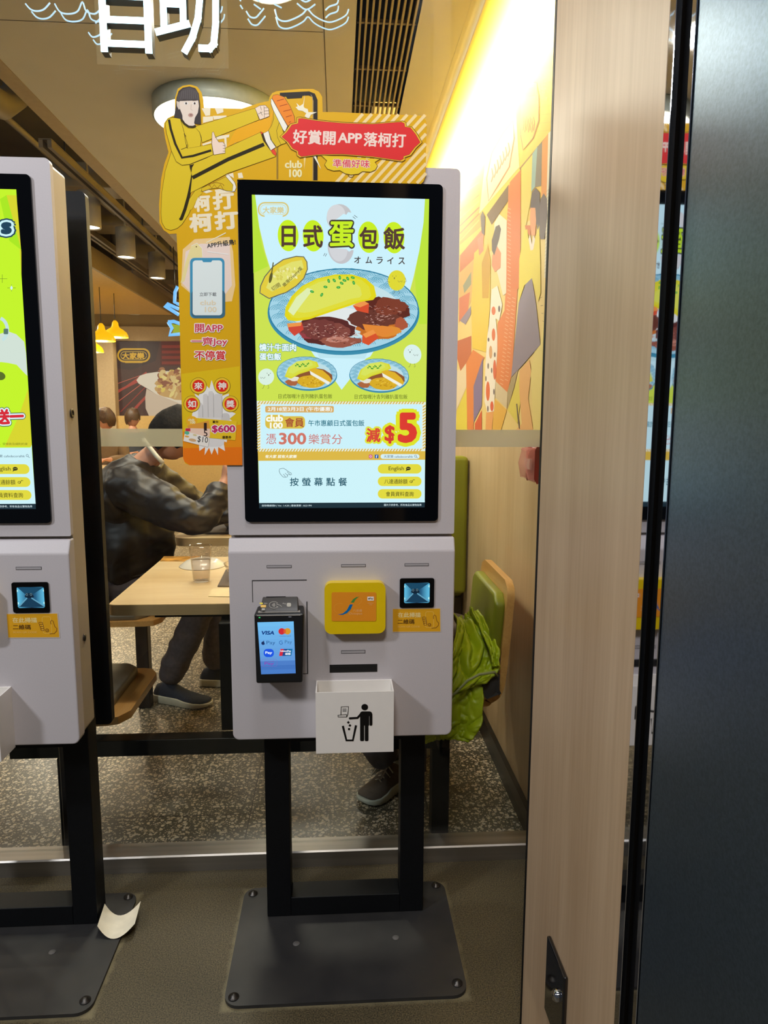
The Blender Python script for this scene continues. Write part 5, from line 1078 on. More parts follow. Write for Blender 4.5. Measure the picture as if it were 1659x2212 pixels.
# ================================================================== OPEN CEILING AND FAR END
c2 = MB().box(-6.0, -2.23, 3.4, 10.2, 2.62, 2.72)
structure('ceiling_island', c2, basic('pendant_lit_island', (226, 194, 134), .7))  # yellow light of the pendants is put into this underside's colour
structure('trim_island_edge', MB().box(-2.232, -2.205, 3.4, 10.2, 2.615, 2.80), basic('trim_pale', (160, 142, 112), .6))
for k, (x0, x1, y0, y1, z0, z1, lab) in enumerate(((-2.15, -1.4, 5.75, 6.05, 2.98, 3.16, 'grey air duct crossing the dark ceiling nearest the window'), (-2.2, -1.35, 6.75, 7.1, 2.95, 3.2, 'grey air duct crossing the dark ceiling, second from the window'), (-2.2, -1.35, 7.9, 8.5, 2.9, 3.15, 'grey air duct crossing the dark ceiling near the far end'), (-2.2, -1.35, 9.3, 9.6, 2.92, 3.15, 'grey air duct crossing the dark ceiling at the very back'))):
    t = MB().box(x0, x1, y0, y1, z0, z1).build('air_duct', DUCT, bevel=.01); tag(t, lab, 'duct', 'ducts in the open ceiling')
    for xa in (x0+.05, x1-.065): MB().box(xa, xa+.015, (y0+y1)/2-.02, (y0+y1)/2+.02, z1, 3.3).build('duct_hanger', DARK, t)
for x, lab in ((-1.60, 'lighting track running into the restaurant beside the cylinder lamps'), (-2.05, 'cable tray running along the dark ceiling')):
    t = tag(MB().box(x-.035, x-.012, 4.3, 10.3, 2.77, 2.81).box(x+.012, x+.035, 4.3, 10.3, 2.77, 2.81).box(x-.035, x+.035, 4.3, 10.3, 2.812, 2.817).build('cable_tray', basic('tray_paint', (112, 100, 82), .6)), lab, 'cable tray')
    for y in (4.6, 6.3, 7.3, 8.9): MB().box(x-.004, x+.004, y-.004, y+.004, 2.81, 3.3).build('tray_hanger', DARK, t)
t = MB(); pts = [(-1.85, 3.1, 3.02), (-1.72, 3.35, 3.0), (-1.78, 3.6, 2.96), (-1.84, 4.0, 2.95), (-1.86, 4.4, 3.02), (-1.86, 4.6, 3.15), (-1.86, 4.65, 3.3)]
tag(t.tube(pts, .075, 14).build('flexible_duct', DUCT), 'curved round duct above the left kiosk in the dark ceiling', 'duct')
for x, y0, y1, lab in ((-1.95, 3, 10.4, 'thin dark pipe along the open ceiling beside the tray'), (-1.42, 3, 10.4, 'thin dark pipe along the ceiling next to the pale trim')):
    tag(MB().tube([(x, y0, 3.05), (x, y1, 3.05)], .02, 8).build('ceiling_pipe', DUCT), lab, 'pipe')

# far wall poster: bowl of noodles on dark red with light streaks
YW = 10.545; YQ = YW-0.03
post = thing('wall_poster', (-2.3, YQ, 1.75), 'large lit dark red poster of a noodle bowl on the far wall', 'poster')
p0, p1 = onY(240, 738, YQ), onY(560, 903, YQ)
MB().box(p0.x, p1.x, YQ+.004, YW+.25, 1.262, p0.z).build('poster_box', DARK, post)
Q = Print(lambda x, y: onY(x, y, YQ), (0, -1, 0), 1.0, .001); Q.frame(180, 360, 4.097)
Q.poly([(232, 1545), (1560, 1545), (1560, 2225), (262, 2225)], (78, 48, 42), 0)
Q.poly([(232, 1545), (680, 1545), (640, 1720), (420, 1800), (240, 1780)], (62, 42, 40), .4)
Q.poly([(690, 1545), (1560, 1545), (1560, 1760), (680, 1760)], (84, 30, 26), .5)
for k in range(4): Q.poly([(695, 1580+k*48), (1500, 1576+k*48), (1500, 1600+k*48), (695, 1606+k*48)], (128, 42, 32), .8)
for k, (x0, y0, x1, y1, w__) in enumerate(((275, 2020, 560, 1820, 14), (280, 2100, 640, 1830, 6), (330, 2170, 620, 1880, 9), (380, 2220, 590, 2000, 22), (275, 1930, 500, 1850, 5), (420, 2220, 600, 1960, 6), (300, 1990, 480, 1900, 20))):
    Q.line([(x0, y0), (x1, y1)], w__, ((176, 66, 54), (206, 96, 74), (150, 50, 42))[k % 3], 1+.05*k)
Q.poly([(470, 1890), (500, 1850), (560, 1830), (700, 1810), (1500, 1800), (1500, 2140), (872, 2110), (640, 2010), (560, 1960), (490, 1920)], (232, 212, 186), 2)
Q.poly([(560, 1965), (640, 2010), (872, 2105), (1500, 2140), (1500, 2225), (590, 2225), (552, 2140), (548, 2040)], (214, 186, 158), 2.2)
blob(Q, 980, 1940, 360, 130, (206, 160, 96), 3, 3, .08, 40)
rg = random.Random(9)
for k in range(130): blob(Q, 700+rg.uniform(-30, 560), 1900+rg.uniform(-130, 150)*.8, rg.uniform(10, 40), rg.uniform(8, 26), rg.choice(((224, 190, 126), (168, 110, 70), (196, 140, 84), (236, 208, 130), (146, 84, 60), (228, 196, 90))), 3.4, k, .3, 12, rg.uniform(0, 180))
lg = (214, 160, 44)
Q.line(rrect(308, 1615, 585, 1725, 55, 8), 16, lg, 4, True); Q.line(rrect(332, 1638, 560, 1705, 34, 8), 5, (226, 180, 70), 4, True); Q.text('大家樂', 442, 1674, 200, (226, 170, 50), 5, h=58, bold=.04); Q.poly([(370, 1718), (525, 1718), (525, 1738), (370, 1738)], lg, 4.6)
Q.frame().build('poster_face', POSTERP, post)
structure('wall_dado', MB().box(-3.1, XW, 10.40, 10.8, 0, 1.255), basic('dado_yellow', (214, 178, 110), .6))
# small neon sign peeking from behind the card
nsg = thing('hanging_neon_sign', onY(380, 690, 6.0), 'blue outlined neon sign peeking out left of the yellow card', 'neon sign')
B6 = lambda x, y: onY(180+x/4.097, 360+y/4.097, 6.0)
NB = emit('blue_neon', (110, 180, 240), 1.3)
for pts in ([(720, 1250), (745, 1215), (845, 1260)], [(725, 1235), (845, 1310)], [(835, 1060), (812, 1110), (808, 1200), (850, 1220)], [(752, 1375), (800, 1370), (870, 1395)], [(752, 1375), (785, 1430), (760, 1490), (870, 1480)]):
    MB().tube([B6(*p) for p in pts], .014, 8).build('neon_tube', NB, nsg)
q4 = [B6(*p) for p in ((770, 1388), (870, 1408), (870, 1465), (785, 1478), (800, 1432))]
MB().prism([(p.x, p.z) for p in q4], 'Y', 6.0, 6.02).build('lit_ribbon', emit('ribbon_green', (176, 190, 20), .8), nsg)
MB().tube([(nsg.location.x, 6.0, nsg.location.z+.1), (nsg.location.x, 6.0, 2.62)], .004, 6).build('hanger_wire', DARK, nsg)

# ================================================================== FURNITURE
def cluster_table():
    t = thing('dining_table', (-0.26, 2.6, 0), 'light wood dining table just behind the window with a water cup on it', 'table', 'light wood dining tables')
    x0, x1, y0, y1 = -0.722, 0.20, 2.225, 2.965
    MB().prism(rrect(x0, y0, x1, y1, .03, 5), 'Z', .705, .7385).build('tabletop', TABLEEDGE, t, .002, 2)
    MB().prism(rrect(x0+.0015, y0+.0015, x1-.0015, y1-.0015, .029, 5), 'Z', .7386, .7402).build('tabletop_laminate', TABLEWOOD, t)
    MB().box(x0+.12, x1-.12, y0+.1, y1-.1, .67, .705).build('under_frame', BLACKM, t)
    MB().box(-.372, -.318, 2.18, 2.235, .34, .69).box(-.372, -.318, 2.235, 2.5, .65, .70).build('post', BLACKM, t, .002, 1)
    MB().box(-1.0, .348, 2.12, 2.172, .29, .342).build('cross_beam', basic('beam_gloss_black', (14, 14, 16), .22), t, .003, 2)
    for x in (-.86,.292): MB().box(x, x+.056, 2.118, 2.174, 0.0005, .29).build('leg', BLACKM, t, .002, 1)
cluster_table()
t2 = thing('dining_table', (-0.3, 3.8, 0), 'second light wood table where the man in the black jacket eats', 'table', 'light wood dining tables')
MB().prism(rrect(-.785, 3.40, .15, 4.10, .06, 6), 'Z', .703, .742).build('tabletop', TABLEWOOD, t2, .018, 3)
MB().box(-.36, -.30, 3.7, 3.76, .02, .703).box(-.6, -.06, 3.45, 4.0, .0005, .02).build('pedestal', BLACKM, t2, .002, 1)

def chair(loc, rz, label, pad, group, px=-.196, py=-.22):
    """bent plywood shell facing +X, on a black post and foot"""
    t = thing('dining_chair', (0, 0, 0), label, 'chair', group)
    prof = [(0.0, .430), (.30, .428), (.345, .438), (.378, .475), (.392, .60), (.408, .815)]
    prof = [(-x, z) for x, z in prof]; th = .024; W = .42
    def shell(p, w0, inset, t0, t1, mb):
        n = len(p); vs = []; fs = []
        nor = []
        for i in range(n):
            a = Vector(p[min(i+1, n-1)])-Vector(p[max(i-1, 0)]); a.normalize(); nor.append(Vector((-a.y, a.x))*-1 if False else Vector((a.y, -a.x)))
        for i, (x, z) in enumerate(p):
            wd = w0/2-inset
            if i == 0 or i == n-1: wd -= .035
            for off in (t0, t1):
                q = Vector((x, z))+nor[i]*off
                vs += [(q.x, -wd, q.y), (q.x, wd, q.y)]
        for i in range(n-1):
            a, b = i*4, (i+1)*4
            fs += [(a, b, b+1, a+1), (a+2, a+3, b+3, b+2), (a, a+2, b+2, b), (a+1, b+1, b+3, a+3)]
        fs += [(0, 1, 3, 2), ((n-1)*4, (n-1)*4+2, (n-1)*4+3, (n-1)*4+1)]
        return mb.add(vs, fs)
    def dense(p, m=4):
        out = []
        for k in range(len(p)-1):
            for j in range(m):
                f = j/m; q = [p[max(0, k-1)], p[k], p[k+1], p[min(len(p)-1, k+2)]]
                out.append(tuple(0.5*((2*q[1][i])+(-q[0][i]+q[2][i])*f+(2*q[0][i]-5*q[1][i]+4*q[2][i]-q[3][i])*f*f+(-q[0][i]+3*q[1][i]-3*q[2][i]+q[3][i])*f**3) for i in (0, 1)))
        out.append(p[-1]); return out
    d = dense(prof)
    def shell2(p, t0, t1, mb, w0, cr):
        # rounded corners at both ends of the strip
        n = len(p); vs = []; fs = []
        L_ = [0]
        for i in range(1, n): L_.append(L_[-1]+(Vector(p[i])-Vector(p[i-1])).length)
        for i in range(n):
            a = Vector(p[min(i+1, n-1)])-Vector(p[max(i-1, 0)]); a.normalize(); nr = Vector((a.y, -a.x))
            e = min(L_[i], L_[-1]-L_[i]); wd = w0/2-(cr-math.sqrt(max(0, cr*cr-(cr-e)**2)) if e < cr else 0)
            for off in (t0, t1):
                q = Vector(p[i])+nr*off; vs += [(q.x, -wd, q.y), (q.x, wd, q.y)]
        for i in range(n-1):
            a, b = i*4, (i+1)*4
            fs += [(a, b, b+1, a+1), (a+2, a+3, b+3, b+2), (a, a+2, b+2, b), (a+1, b+1, b+3, a+3)]
        fs += [(0, 1, 3, 2), ((n-1)*4, (n-1)*4+2, (n-1)*4+3, (n-1)*4+1)]
        return mb.add(vs, fs)
    dd = dense(prof, 8)
    sgn = 1
    shell2(dd, 0, -th, MB(), W, .07)
    m_ = MB(); shell2(dd, -th/2, th/2, m_, W, .055); m_.build('plywood_shell', PLY, t, .004, 2)
    k0 = int(len(dd)*.0); seatp = [p for p in dd if p[0] > -.335][2:]; backp = [p for p in dd if p[1] > .555]
    backp = backp[:-2]
    m_ = MB(); shell2([(x, z+.024) for x, z in seatp], -.016, .016, m_, W-.03, .045); m_.build('seat_pad', GREYPAD if pad == 'grey' else DARKPAD, t, .011, 3)
    m_ = MB(); shell2([(x+.026, z) for x, z in backp], -.019, .019, m_, W-.035, .04); m_.build('back_pad', GREYPAD if pad == 'grey' else GREEN, t, .013, 3)
    MB().box(px, px+.055, py, py+.055, .0005, .40).box(px, px+.055, min(py, 0), max(py+.055, .05), .39, .425).build('pedestal', basic('dark_brown_steel', (40, 26, 18), .4), t, .003, 1)
    t.location = loc; t.rotation_euler = (0, 0, rz); return t
DARKPAD = basic('dark_vinyl', (48, 44, 42), .4)
c1 = chair((-0.630, 2.27, 0), 0, 'plywood chair with grey seat pad at the left of the near table', 'grey', 'plywood shell chairs')
c2_ = chair((0.13, 2.35, 0), math.pi, 'plywood chair with green back pad against the right wall under the lime jacket', 'green', 'plywood shell chairs')
c3 = chair((-0.775, 3.265, 0), 0, 'plywood chair under the man in the black jacket', 'grey', 'plywood shell chairs', -.135, -.10)
bt = thing('booth_seat', (0.45, 3.5, 0), 'tall green upholstered booth back right of the middle kiosk', 'booth')
MB().box(.16, .606, 3.30, 3.40, .48, 1.135).build('booth_back', GREENB, bt, .02, 4)
MB().box(.16, .606, 3.40, 3.86, .0005, .44).build('booth_base', DARK, bt, .005, 2)
MB().box(.16, .606, 3.402, 3.88, .44, .50).build('seat_cushion', GREEN, bt, .018, 3)
st2 = thing('padded_stool', (0.50, 2.95, 0), 'low grey padded stool in front of the green booth back', 'stool')
MB().lathe([(.001, .0), (.10, .0), (.11, .02), (.11, .05), (.09, .065), (.001, .067)], (.46, 2.98, .395), 28).build('seat', basic('taupe_vinyl', (86, 76, 70), .4), st2)
MB().lathe([(.02, .02), (.02, .395)], (.46, 2.98, 0), 12).lathe([(.001, .0005), (.12, .0005), (.12, .015), (.001, .02)], (.46, 2.98, 0), 24).build('pedestal', DARK, st2)

# ------------------------------------------------------------------ things on the tables
ZT = .7403
cup = thing('water_cup', (-0.487, 2.53, ZT), 'clear plastic cup of water on the near table', 'cup')
cp = (-0.487, 2.53, ZT)
MB().lathe([(.001, .001), (.027, .001), (.029, .004), (.0395, .124), (.0405, .128), (.0395, .130), (.038, .127), (.0275, .008), (.001, .007)], cp, 40).build('cup_wall', CUPM, cup)
MB().lathe([(.001, .0075), (.027, .0085), (.0333, .078), (.001, .078)], cp, 40).build('water', WATER, cup)
lid = onZ(438, 1222, ZT)
ld_ = thing('white_lid', (lid.x, lid.y, ZT), 'white round plastic lid lying behind the water cup', 'lid')
MB().lathe([(.001, .004), (.05, .004), (.058, .010), (.078, .010), (.088, .003), (.09, .0), (.084, .006), (.066, .020), (.050, .026), (.001, .026)], (lid.x, lid.y, ZT), 40).build('lid_disc', CERAM, ld_)
def quad_on_table(name, pts, z, h, mat, label, cat):
    ps = [onZ(x, y, z) for x, y in pts]; o = MB().prism([(p.x, p.y) for p in ps], 'Z', z, z+h).build(name, mat); return tag(o, label, cat)
mn = quad_on_table('table_sticker', [(345, 1212.5), (354, 1202), (432, 1202), (429, 1213)], ZT, .0008, basic('menu_orange', (196, 140, 60), .4, var=.5, scale=30), 'orange menu sticker at the far left corner of the near table', 'sticker')
nk = quad_on_table('paper_napkin', [(450, 1289), (458, 1272), (508, 1272), (505, 1290)], ZT, .002, basic('napkin_cream', (226, 206, 160), .8), 'cream paper napkin on the near table beside the kiosk', 'napkin')
bwl = onZ(497, 1240, ZT)
tb2 = thing('takeaway_tray', (bwl.x, bwl.y, ZT), 'clear plastic food tray half hidden by the kiosk on the near table', 'food tray')
q = [onZ(x, y, ZT) for x, y in ((470, 1268), (488, 1232), (560, 1232), (560, 1268))]
MB().prism([(p.x, p.y) for p in q], 'Z', ZT, ZT+.004).build('tray_base', basic('grey_tray', (110, 98, 88), .25), tb2)
MB().lathe([(.035, .005), (.055, .03), (.068, .055), (.071, .056), (.058, .028), (.038, .008), (.001, .008)], (q[1].x+.085, (q[0].y+q[1].y)/2, ZT), 32).build('bowl', CUPM, tb2)
qq = onZ(470, 1144, .7425)
tr = thing('serving_tray', (-.5, 3.7, .7425), 'dark serving tray with a white bowl on the second table', 'tray')
MB().prism(rrect(-.66, 3.50, -.28, 3.78, .03), 'Z', .7425, .752).build('tray', basic('tray_dark', (56, 50, 50), .35), tr, .004, 2)
bw = thing('soup_bowl', (-.53, 3.64, .7525), 'white bowl on the dark tray by the eating man', 'bowl')
MB().lathe([(.001, .002), (.035, .0), (.06, .03), (.078, .065), (.081, .066), (.062, .028), (.001, .012)], (-.53, 3.64, .7525), 32).build('bowl_wall', CERAM, bw)
tis = MB(); rg = random.Random(3)
gx = 7
for i in range(gx):
    for j in range(gx): tis.v.append((-.46+.025*i+rg.uniform(-.006, .006), 3.52+.022*j, .760+rg.uniform(0, .03)+.012*math.sin(i*2.1+j)))
for i in range(gx-1):
    for j in range(gx-1): tis.f.append((i*gx+j, (i+1)*gx+j, (i+1)*gx+j+1, i*gx+j+1)); tis.smooth.append(False)
tag(tis.build('crumpled_tissue', PAPER), 'crumpled white tissue on the dark tray beside the bowl', 'tissue')

# fire alarm sounder on the right wall
al = thing('fire_alarm', (XW, 2.10, 1.19), 'red fire alarm beacon with clear lens high on the right wall by the pillar', 'fire alarm')
MB().prism([(XW-.0005, 1.139), (XW-.0005, 1.243), (XW-.034, 1.243), (XW-.040, 1.232), (XW-.040, 1.150), (XW-.034, 1.139)], 'Y', 2.045, 2.155).build('alarm_base', basic('red_plastic', (150, 22, 18), .25), al, .004, 2)
pf = [(XW-.0402, 1.143), (XW-.0402, 1.239), (XW-.056, 1.232), (XW-.066, 1.19), (XW-.056, 1.150)]
MB().prism(pf, 'Y', 2.055, 2.145).build('clear_lens', film('pink_clear_lens', (236, 170, 160), .45), al, .004, 2)
MB().box(XW-.052, XW-.045, 2.07, 2.13, 1.175, 1.205).build('flash_unit', basic('flash_white', (220, 210, 200), .4), al)

# black plate with a metal knob on the pillar
pl_ = [onX(x, y, XF) for x, y in ((1190, 2022), (1228, 2110), (1225, 2212), (1182, 2172))]
y0, y1 = 1.10, 1.207; z1, z0 = -0.005+0.0, -0.1
ztop_ = (pl_[0].z+pl_[1].z)/2; yfar = pl_[0].y; ynear = pl_[1].y; zlow = pl_[3].z
sw = thing('wall_socket', (XF, (yfar+ynear)/2, (ztop_+zlow)/2), 'glossy black wall plate with metal knob low on the wood pillar', 'wall plate')
MB().box(XF-.008, XF-.0002, ynear, yfar, zlow, ztop_).build('face_plate', basic('gloss_black', (14, 14, 18), .08, coat=.5), sw, .003, 3)
k0 = onX(1205, 2150, XF-.008)
MB().lathe([(.001, .010), (.008, .009), (.011, .004), (.011, 0)], (0, 0, 0), 24, Matrix.Translation((XF-.008, k0.y, k0.z)) @ Matrix.Rotation(R(-90), 4, 'Y')).build('knob', CHROME, sw)

# curled paper slip on the left base plate
pp = [onZ(x, y, .012) for x, y in ((227, 1967), (305, 1961), (292, 2011), (211, 2016))]
m_ = MB(); nx, ny = 12, 8
for i in range(nx+1):
    for j in range(ny+1):
        u, v = i/nx, j/ny; p = (pp[0]*(1-u)+pp[1]*u)*(1-v)+(pp[3]*(1-u)+pp[2]*u)*v
        sag = math.sin(math.pi*u)*.022; m_.v.append((p.x, p.y-sag, .0105+.022*(abs(u-.5)*2)**2))
for i in range(nx):
    for j in range(ny): a = i*(ny+1)+j; m_.f.append((a, a+ny+1, a+ny+2, a+1)); m_.smooth.append(True)
tag(m_.build('paper_slip', basic('cream_paper', (236, 228, 206), .6)), 'curled white paper slip lying on the corner of the left black base plate', 'paper')

# ================================================================== PEOPLE
def skin_mesh(name, nodes, edges, mat, parent, sub=2, smooth=True, extra=None):
    """one continuous surface grown round a jointed skeleton; nodes: name -> (x, y, z, radius)"""
    keys = list(nodes); idx = {k: i for i, k in enumerate(keys)}
    me = bpy.data.meshes.new('sk'); me.from_pydata([nodes[k][:3] for k in keys], [(idx[a], idx[b]) for a, b in edges], [])
    o = bpy.data.objects.new('sk', me); col.objects.link(o)
    m = o.modifiers.new('skin', 'SKIN'); m.use_smooth_shade = True
    for i, k in enumerate(keys):
        sv = me.skin_vertices[0].data[i]; r = nodes[k][3]; r2 = nodes[k][4] if len(nodes[k]) > 4 else r; sv.radius = (r, r2); sv.use_root = (i == 0)
    s = o.modifiers.new('sub', 'SUBSURF'); s.levels = sub; s.render_levels = sub
    dg = bpy.context.evaluated_depsgraph_get(); dg.update()
    em = bpy.data.meshes.new_from_object(o.evaluated_get(dg))
    vs = [tuple(v.co) for v in em.vertices]; fs = [tuple(p.vertices) for p in em.polygons]
    bpy.data.objects.remove(o); bpy.data.meshes.remove(me); bpy.data.meshes.remove(em)
    mb = MB(); mb.add(vs, fs, None, smooth)
    if extra: mb.add(extra[0], extra[1], None, True)
    return mb.build(name, mat, parent)
def wrinkle(o, amp=.008, scale=9.0, seed=0, stretch=(1, 1, 1)):
    """real folds in cloth: vertices pushed along their normals by ridged noise"""
    me = o.data; ns = [v.normal.copy() for v in me.vertices]
    for v, n in zip(me.vertices, ns):
        p = Vector((v.co.x*stretch[0], v.co.y*stretch[1], v.co.z*stretch[2]))*scale+Vector((seed, 0, 0))
        d = 1-abs(noise.noise(p))*2; d2 = noise.noise(p*2.3); v.co += n*amp*(d*.8+d2*.5)
    me.update()
def head_geo(c, face, s=1.0, tilt=0.0, seg=28, rings=20):
    """ellipsoid shaped into brow, nose, lips, chin and ears; face is the heading in degrees, tilt nods forward"""
    vs = []; fs = []
    M = Matrix.Translation(c) @ Matrix.Rotation(R(face), 4, 'Z') @ Matrix.Rotation(R(tilt), 4, 'Y') @ Matrix.Scale(s, 4)
    for i in range(rings+1):
        th = math.pi*i/rings
        for k in range(seg):
            ph = 2*math.pi*k/seg; x, y, z = math.sin(th)*math.cos(ph), math.sin(th)*math.sin(ph), math.cos(th)
            X, Y, Z = x*.098, y*.076, z*.118
            if z < 0: X *= 1-.10*(-z); Y *= 1-.28*(-z)**1.3
            f = max(0, x)
            nose = math.exp(-((y*.076)/.012)**2-((Z+.012)/.022)**2)*f; X += .024*nose
            for sy in (-1, 1): X -= .010*math.exp(-((Y-sy*.030)/.013)**2-((Z-.014)/.012)**2)*f
            X += .006*math.exp(-(Y/.022)**2-((Z+.050)/.007)**2)*f+.009*math.exp(-(Y/.02)**2-((Z+.088)/.016)**2)*f
            for sy in (-1, 1): Y += sy*.013*math.exp(-((X+.004)/.013)**2-((Z+.004)/.028)**2)*(1 if y*sy > .6 else 0)
            vs.append(tuple(M @ Vector((X, Y, Z))))
    for i in range(rings):
        for k in range(seg): fs.append((i*seg+k, (i+1)*seg+k, (i+1)*seg+(k+1) % seg, i*seg+(k+1) % seg))
    return vs, fs, M
def hair_geo(M, parent, length=.0, mat=None, seed=1):
    vs = []; fs = []; seg, rings = 32, 18
    for i in range(rings+1):
        for k in range(seg):
            ph = 2*math.pi*k/seg; cx_ = math.cos(ph)
            low = .52 if cx_ > .55 else (.60 if cx_ > -.1 else .74+length)      # fringe, sides, nape
            th = math.pi*low*i/rings; x, y, z = math.sin(th)*math.cos(ph), math.sin(th)*math.sin(ph), math.cos(th)
            r = 1.12+.07*noise.noise(Vector((x*3+seed, y*3, z*3)))+.02*noise.noise(Vector((x*14, y*14, z*6+seed)))
            X, Y, Z = x*.098*r, y*.078*r, z*.120*r
            if z < 0: Y *= 1-.15*(-z)
            vs.append(tuple(M @ Vector((X, Y, Z))))
    for i in range(rings):
        for k in range(seg): fs.append((i*seg+k, (i+1)*seg+k, (i+1)*seg+(k+1) % seg, i*seg+(k+1) % seg))
    return MB().add(vs, fs, None, True).build('hair', mat or HAIR, parent)
def eyes(M, parent):
    for sy in (-1, 1):
        MB().lathe([(.001, .0085), (.004, .0075), (.0085, .002), (.0085, -.002)], (0, 0, 0), 14, M @ Matrix.Translation((.080, sy*.030, .014)) @ Matrix.Rotation(R(90), 4, 'Y')).build('eye', basic('eye_dark', (40, 30, 26), .2), parent)
def shoe(ankle, toe, parent, upper, sole, lace=None, s=1.0, name='shoe'):
    """lofted trainer: heel under the ankle, toe at the given floor point"""
    a = Vector((ankle[0], ankle[1], 0)); t = Vector((toe[0], toe[1], 0)); d = (t-a); Lr = d.length; d.normalize(); q = Vector((-d.y, d.x, 0))
    heel = a-d*.06*s; Ltot = Lr+.06*s; base = ankle[2]
    st_ = [(0, .022, .055, .0), (.05, .034, .080, 0), (.20, .038, .098, 0), (.34, .040, .092, 0), (.48, .043, .072, 0), (.62, .048, .058, 0), (.78, .048, .048, .002), (.90, .040, .040, .008), (.97, .026, .030, .014), (1.0, .010, .022, .018)]
    def ring(u, w_, h, lift, z0, z1):
        c = heel+d*(u*Ltot); out = []
        for k in range(14):
            an = math.pi*k/13; x = math.cos(an)*w_*s; z = z0+(z1-z0)*max(0.0, math.sin(an))**.75; out.append((c.x+q.x*x, c.y+q.y*x, base+z*s+lift*s))
        return out
    for nm, zs, mt, ex in (('%s_upper' % name, lambda h: (.018, h), upper, 0.0), ('%s_sole' % name, lambda h: (.001, min(.034, h*.55)), sole, .004)):
        vs = []; fs = []
        for (u, w_, h, lift) in st_:
            z0, z1 = zs(h)
            if ex:
                c = heel+d*(u*Ltot+(u-.5)*.008); w2 = (w_+ex)*s
                vs += [(c.x+q.x*x, c.y+q.y*x, base+(z+lift*.9)*s) for x, z in ((-w2, z1+.004 if u < .5 else z1), (-w2*.94, z0), (w2*.94, z0), (w2, z1+.004 if u < .5 else z1))]
            else: vs += ring(u, w_, h, lift, z0, z1)
        m = 4 if ex else 14
        for i in range(len(st_)-1):
            for k in range(m): fs.append((i*m+k, i*m+(k+1) % m, (i+1)*m+(k+1) % m, (i+1)*m+k))
        fs += [tuple(range(m))[::-1], tuple((len(st_)-1)*m+k for k in range(m))]
        o = MB().add(vs, fs, None, True).build(nm, mt, parent)
        if ex: b = o.modifiers.new('bevel', 'BEVEL'); b.width = .004; b.segments = 2
    if lace:
        lc = MB()
        for k in range(4):
            u = .34+k*.08; c = heel+d*(u*Ltot); h = (.095, .082, .070, .062)[k]
            lc.tube([(c.x+q.x*x, c.y+q.y*x, base+z) for x, z in ((-.026*s, h*.82*s), (0, (h+.004)*s), (.026*s, h*.82*s))], .0028, 6)
        c = heel+d*(.36*Ltot)
        for sx in (-1, 1): lc.tube([(c.x, c.y, base+.100*s), (c.x+q.x*.018*sx+d.x*.02, c.y+q.y*.018*sx+d.y*.02, base+.105*s), (c.x+q.x*.02*sx+d.x*.055, c.y+q.y*.02*sx+d.y*.055, base+.078*s), (c.x+q.x*.006*sx+d.x*.03, c.y+q.y*.006*sx+d.y*.03, base+.09*s)], .0028, 6)
        lc.build('%s_laces' % name, lace, parent)
def hand_nodes(N_, E_, wrist, direction, palm_n, pre, curl=.9, s=1.0):
    """palm and five separate bent fingers grown from the wrist"""
    w_ = Vector(wrist); d = Vector(direction).normalized(); n = Vector(palm_n); n = (n-d*n.dot(d)).normalized(); sd = d.cross(n)
    kn = pre+'palm'; p = w_+d*.045*s; N_[kn] = (*p, .020*s, .013*s); E_.append((pre+'wrist', kn))
    for i, (off, ln) in enumerate(((-.027, .070), (-.009, .080), (.009, .076), (.026, .060))):
        base = p+d*.040*s+sd*off*s; k0 = pre+'f%d0' % i; N_[k0] = (*base, .0098*s); E_.append((kn, k0)); cur = base; dirv = d.copy(); prev = k0
        for j, fr in enumerate((.42, .32, .26)):
            ang = curl*(.55, .9, .6)[j]; dirv = (dirv*math.cos(ang)+n*math.sin(ang)).normalized(); cur = cur+dirv*ln*fr*s; k1 = pre+'f%d%d' % (i, j+1); N_[k1] = (*cur, (.0088-.0012*j)*s); E_.append((prev, k1)); prev = k1
            n2 = (n-dirv*n.dot(dirv)); n2.normalize()
    tb = p-d*.012*s-sd*.026*s+n*.006*s; N_[pre+'t0'] = (*tb, .0115*s); E_.append((kn, pre+'t0'))
    t1 = tb+(d*.5-sd*.55+n*.55).normalized()*.032*s; N_[pre+'t1'] = (*t1, .0100*s); E_.append((pre+'t0', pre+'t1'))
    t2 = t1+(d*.8+n*.55+sd*.1).normalized()*.026*s; N_[pre+'t2'] = (*t2, .0085*s); E_.append((pre+'t1', pre+'t2'))
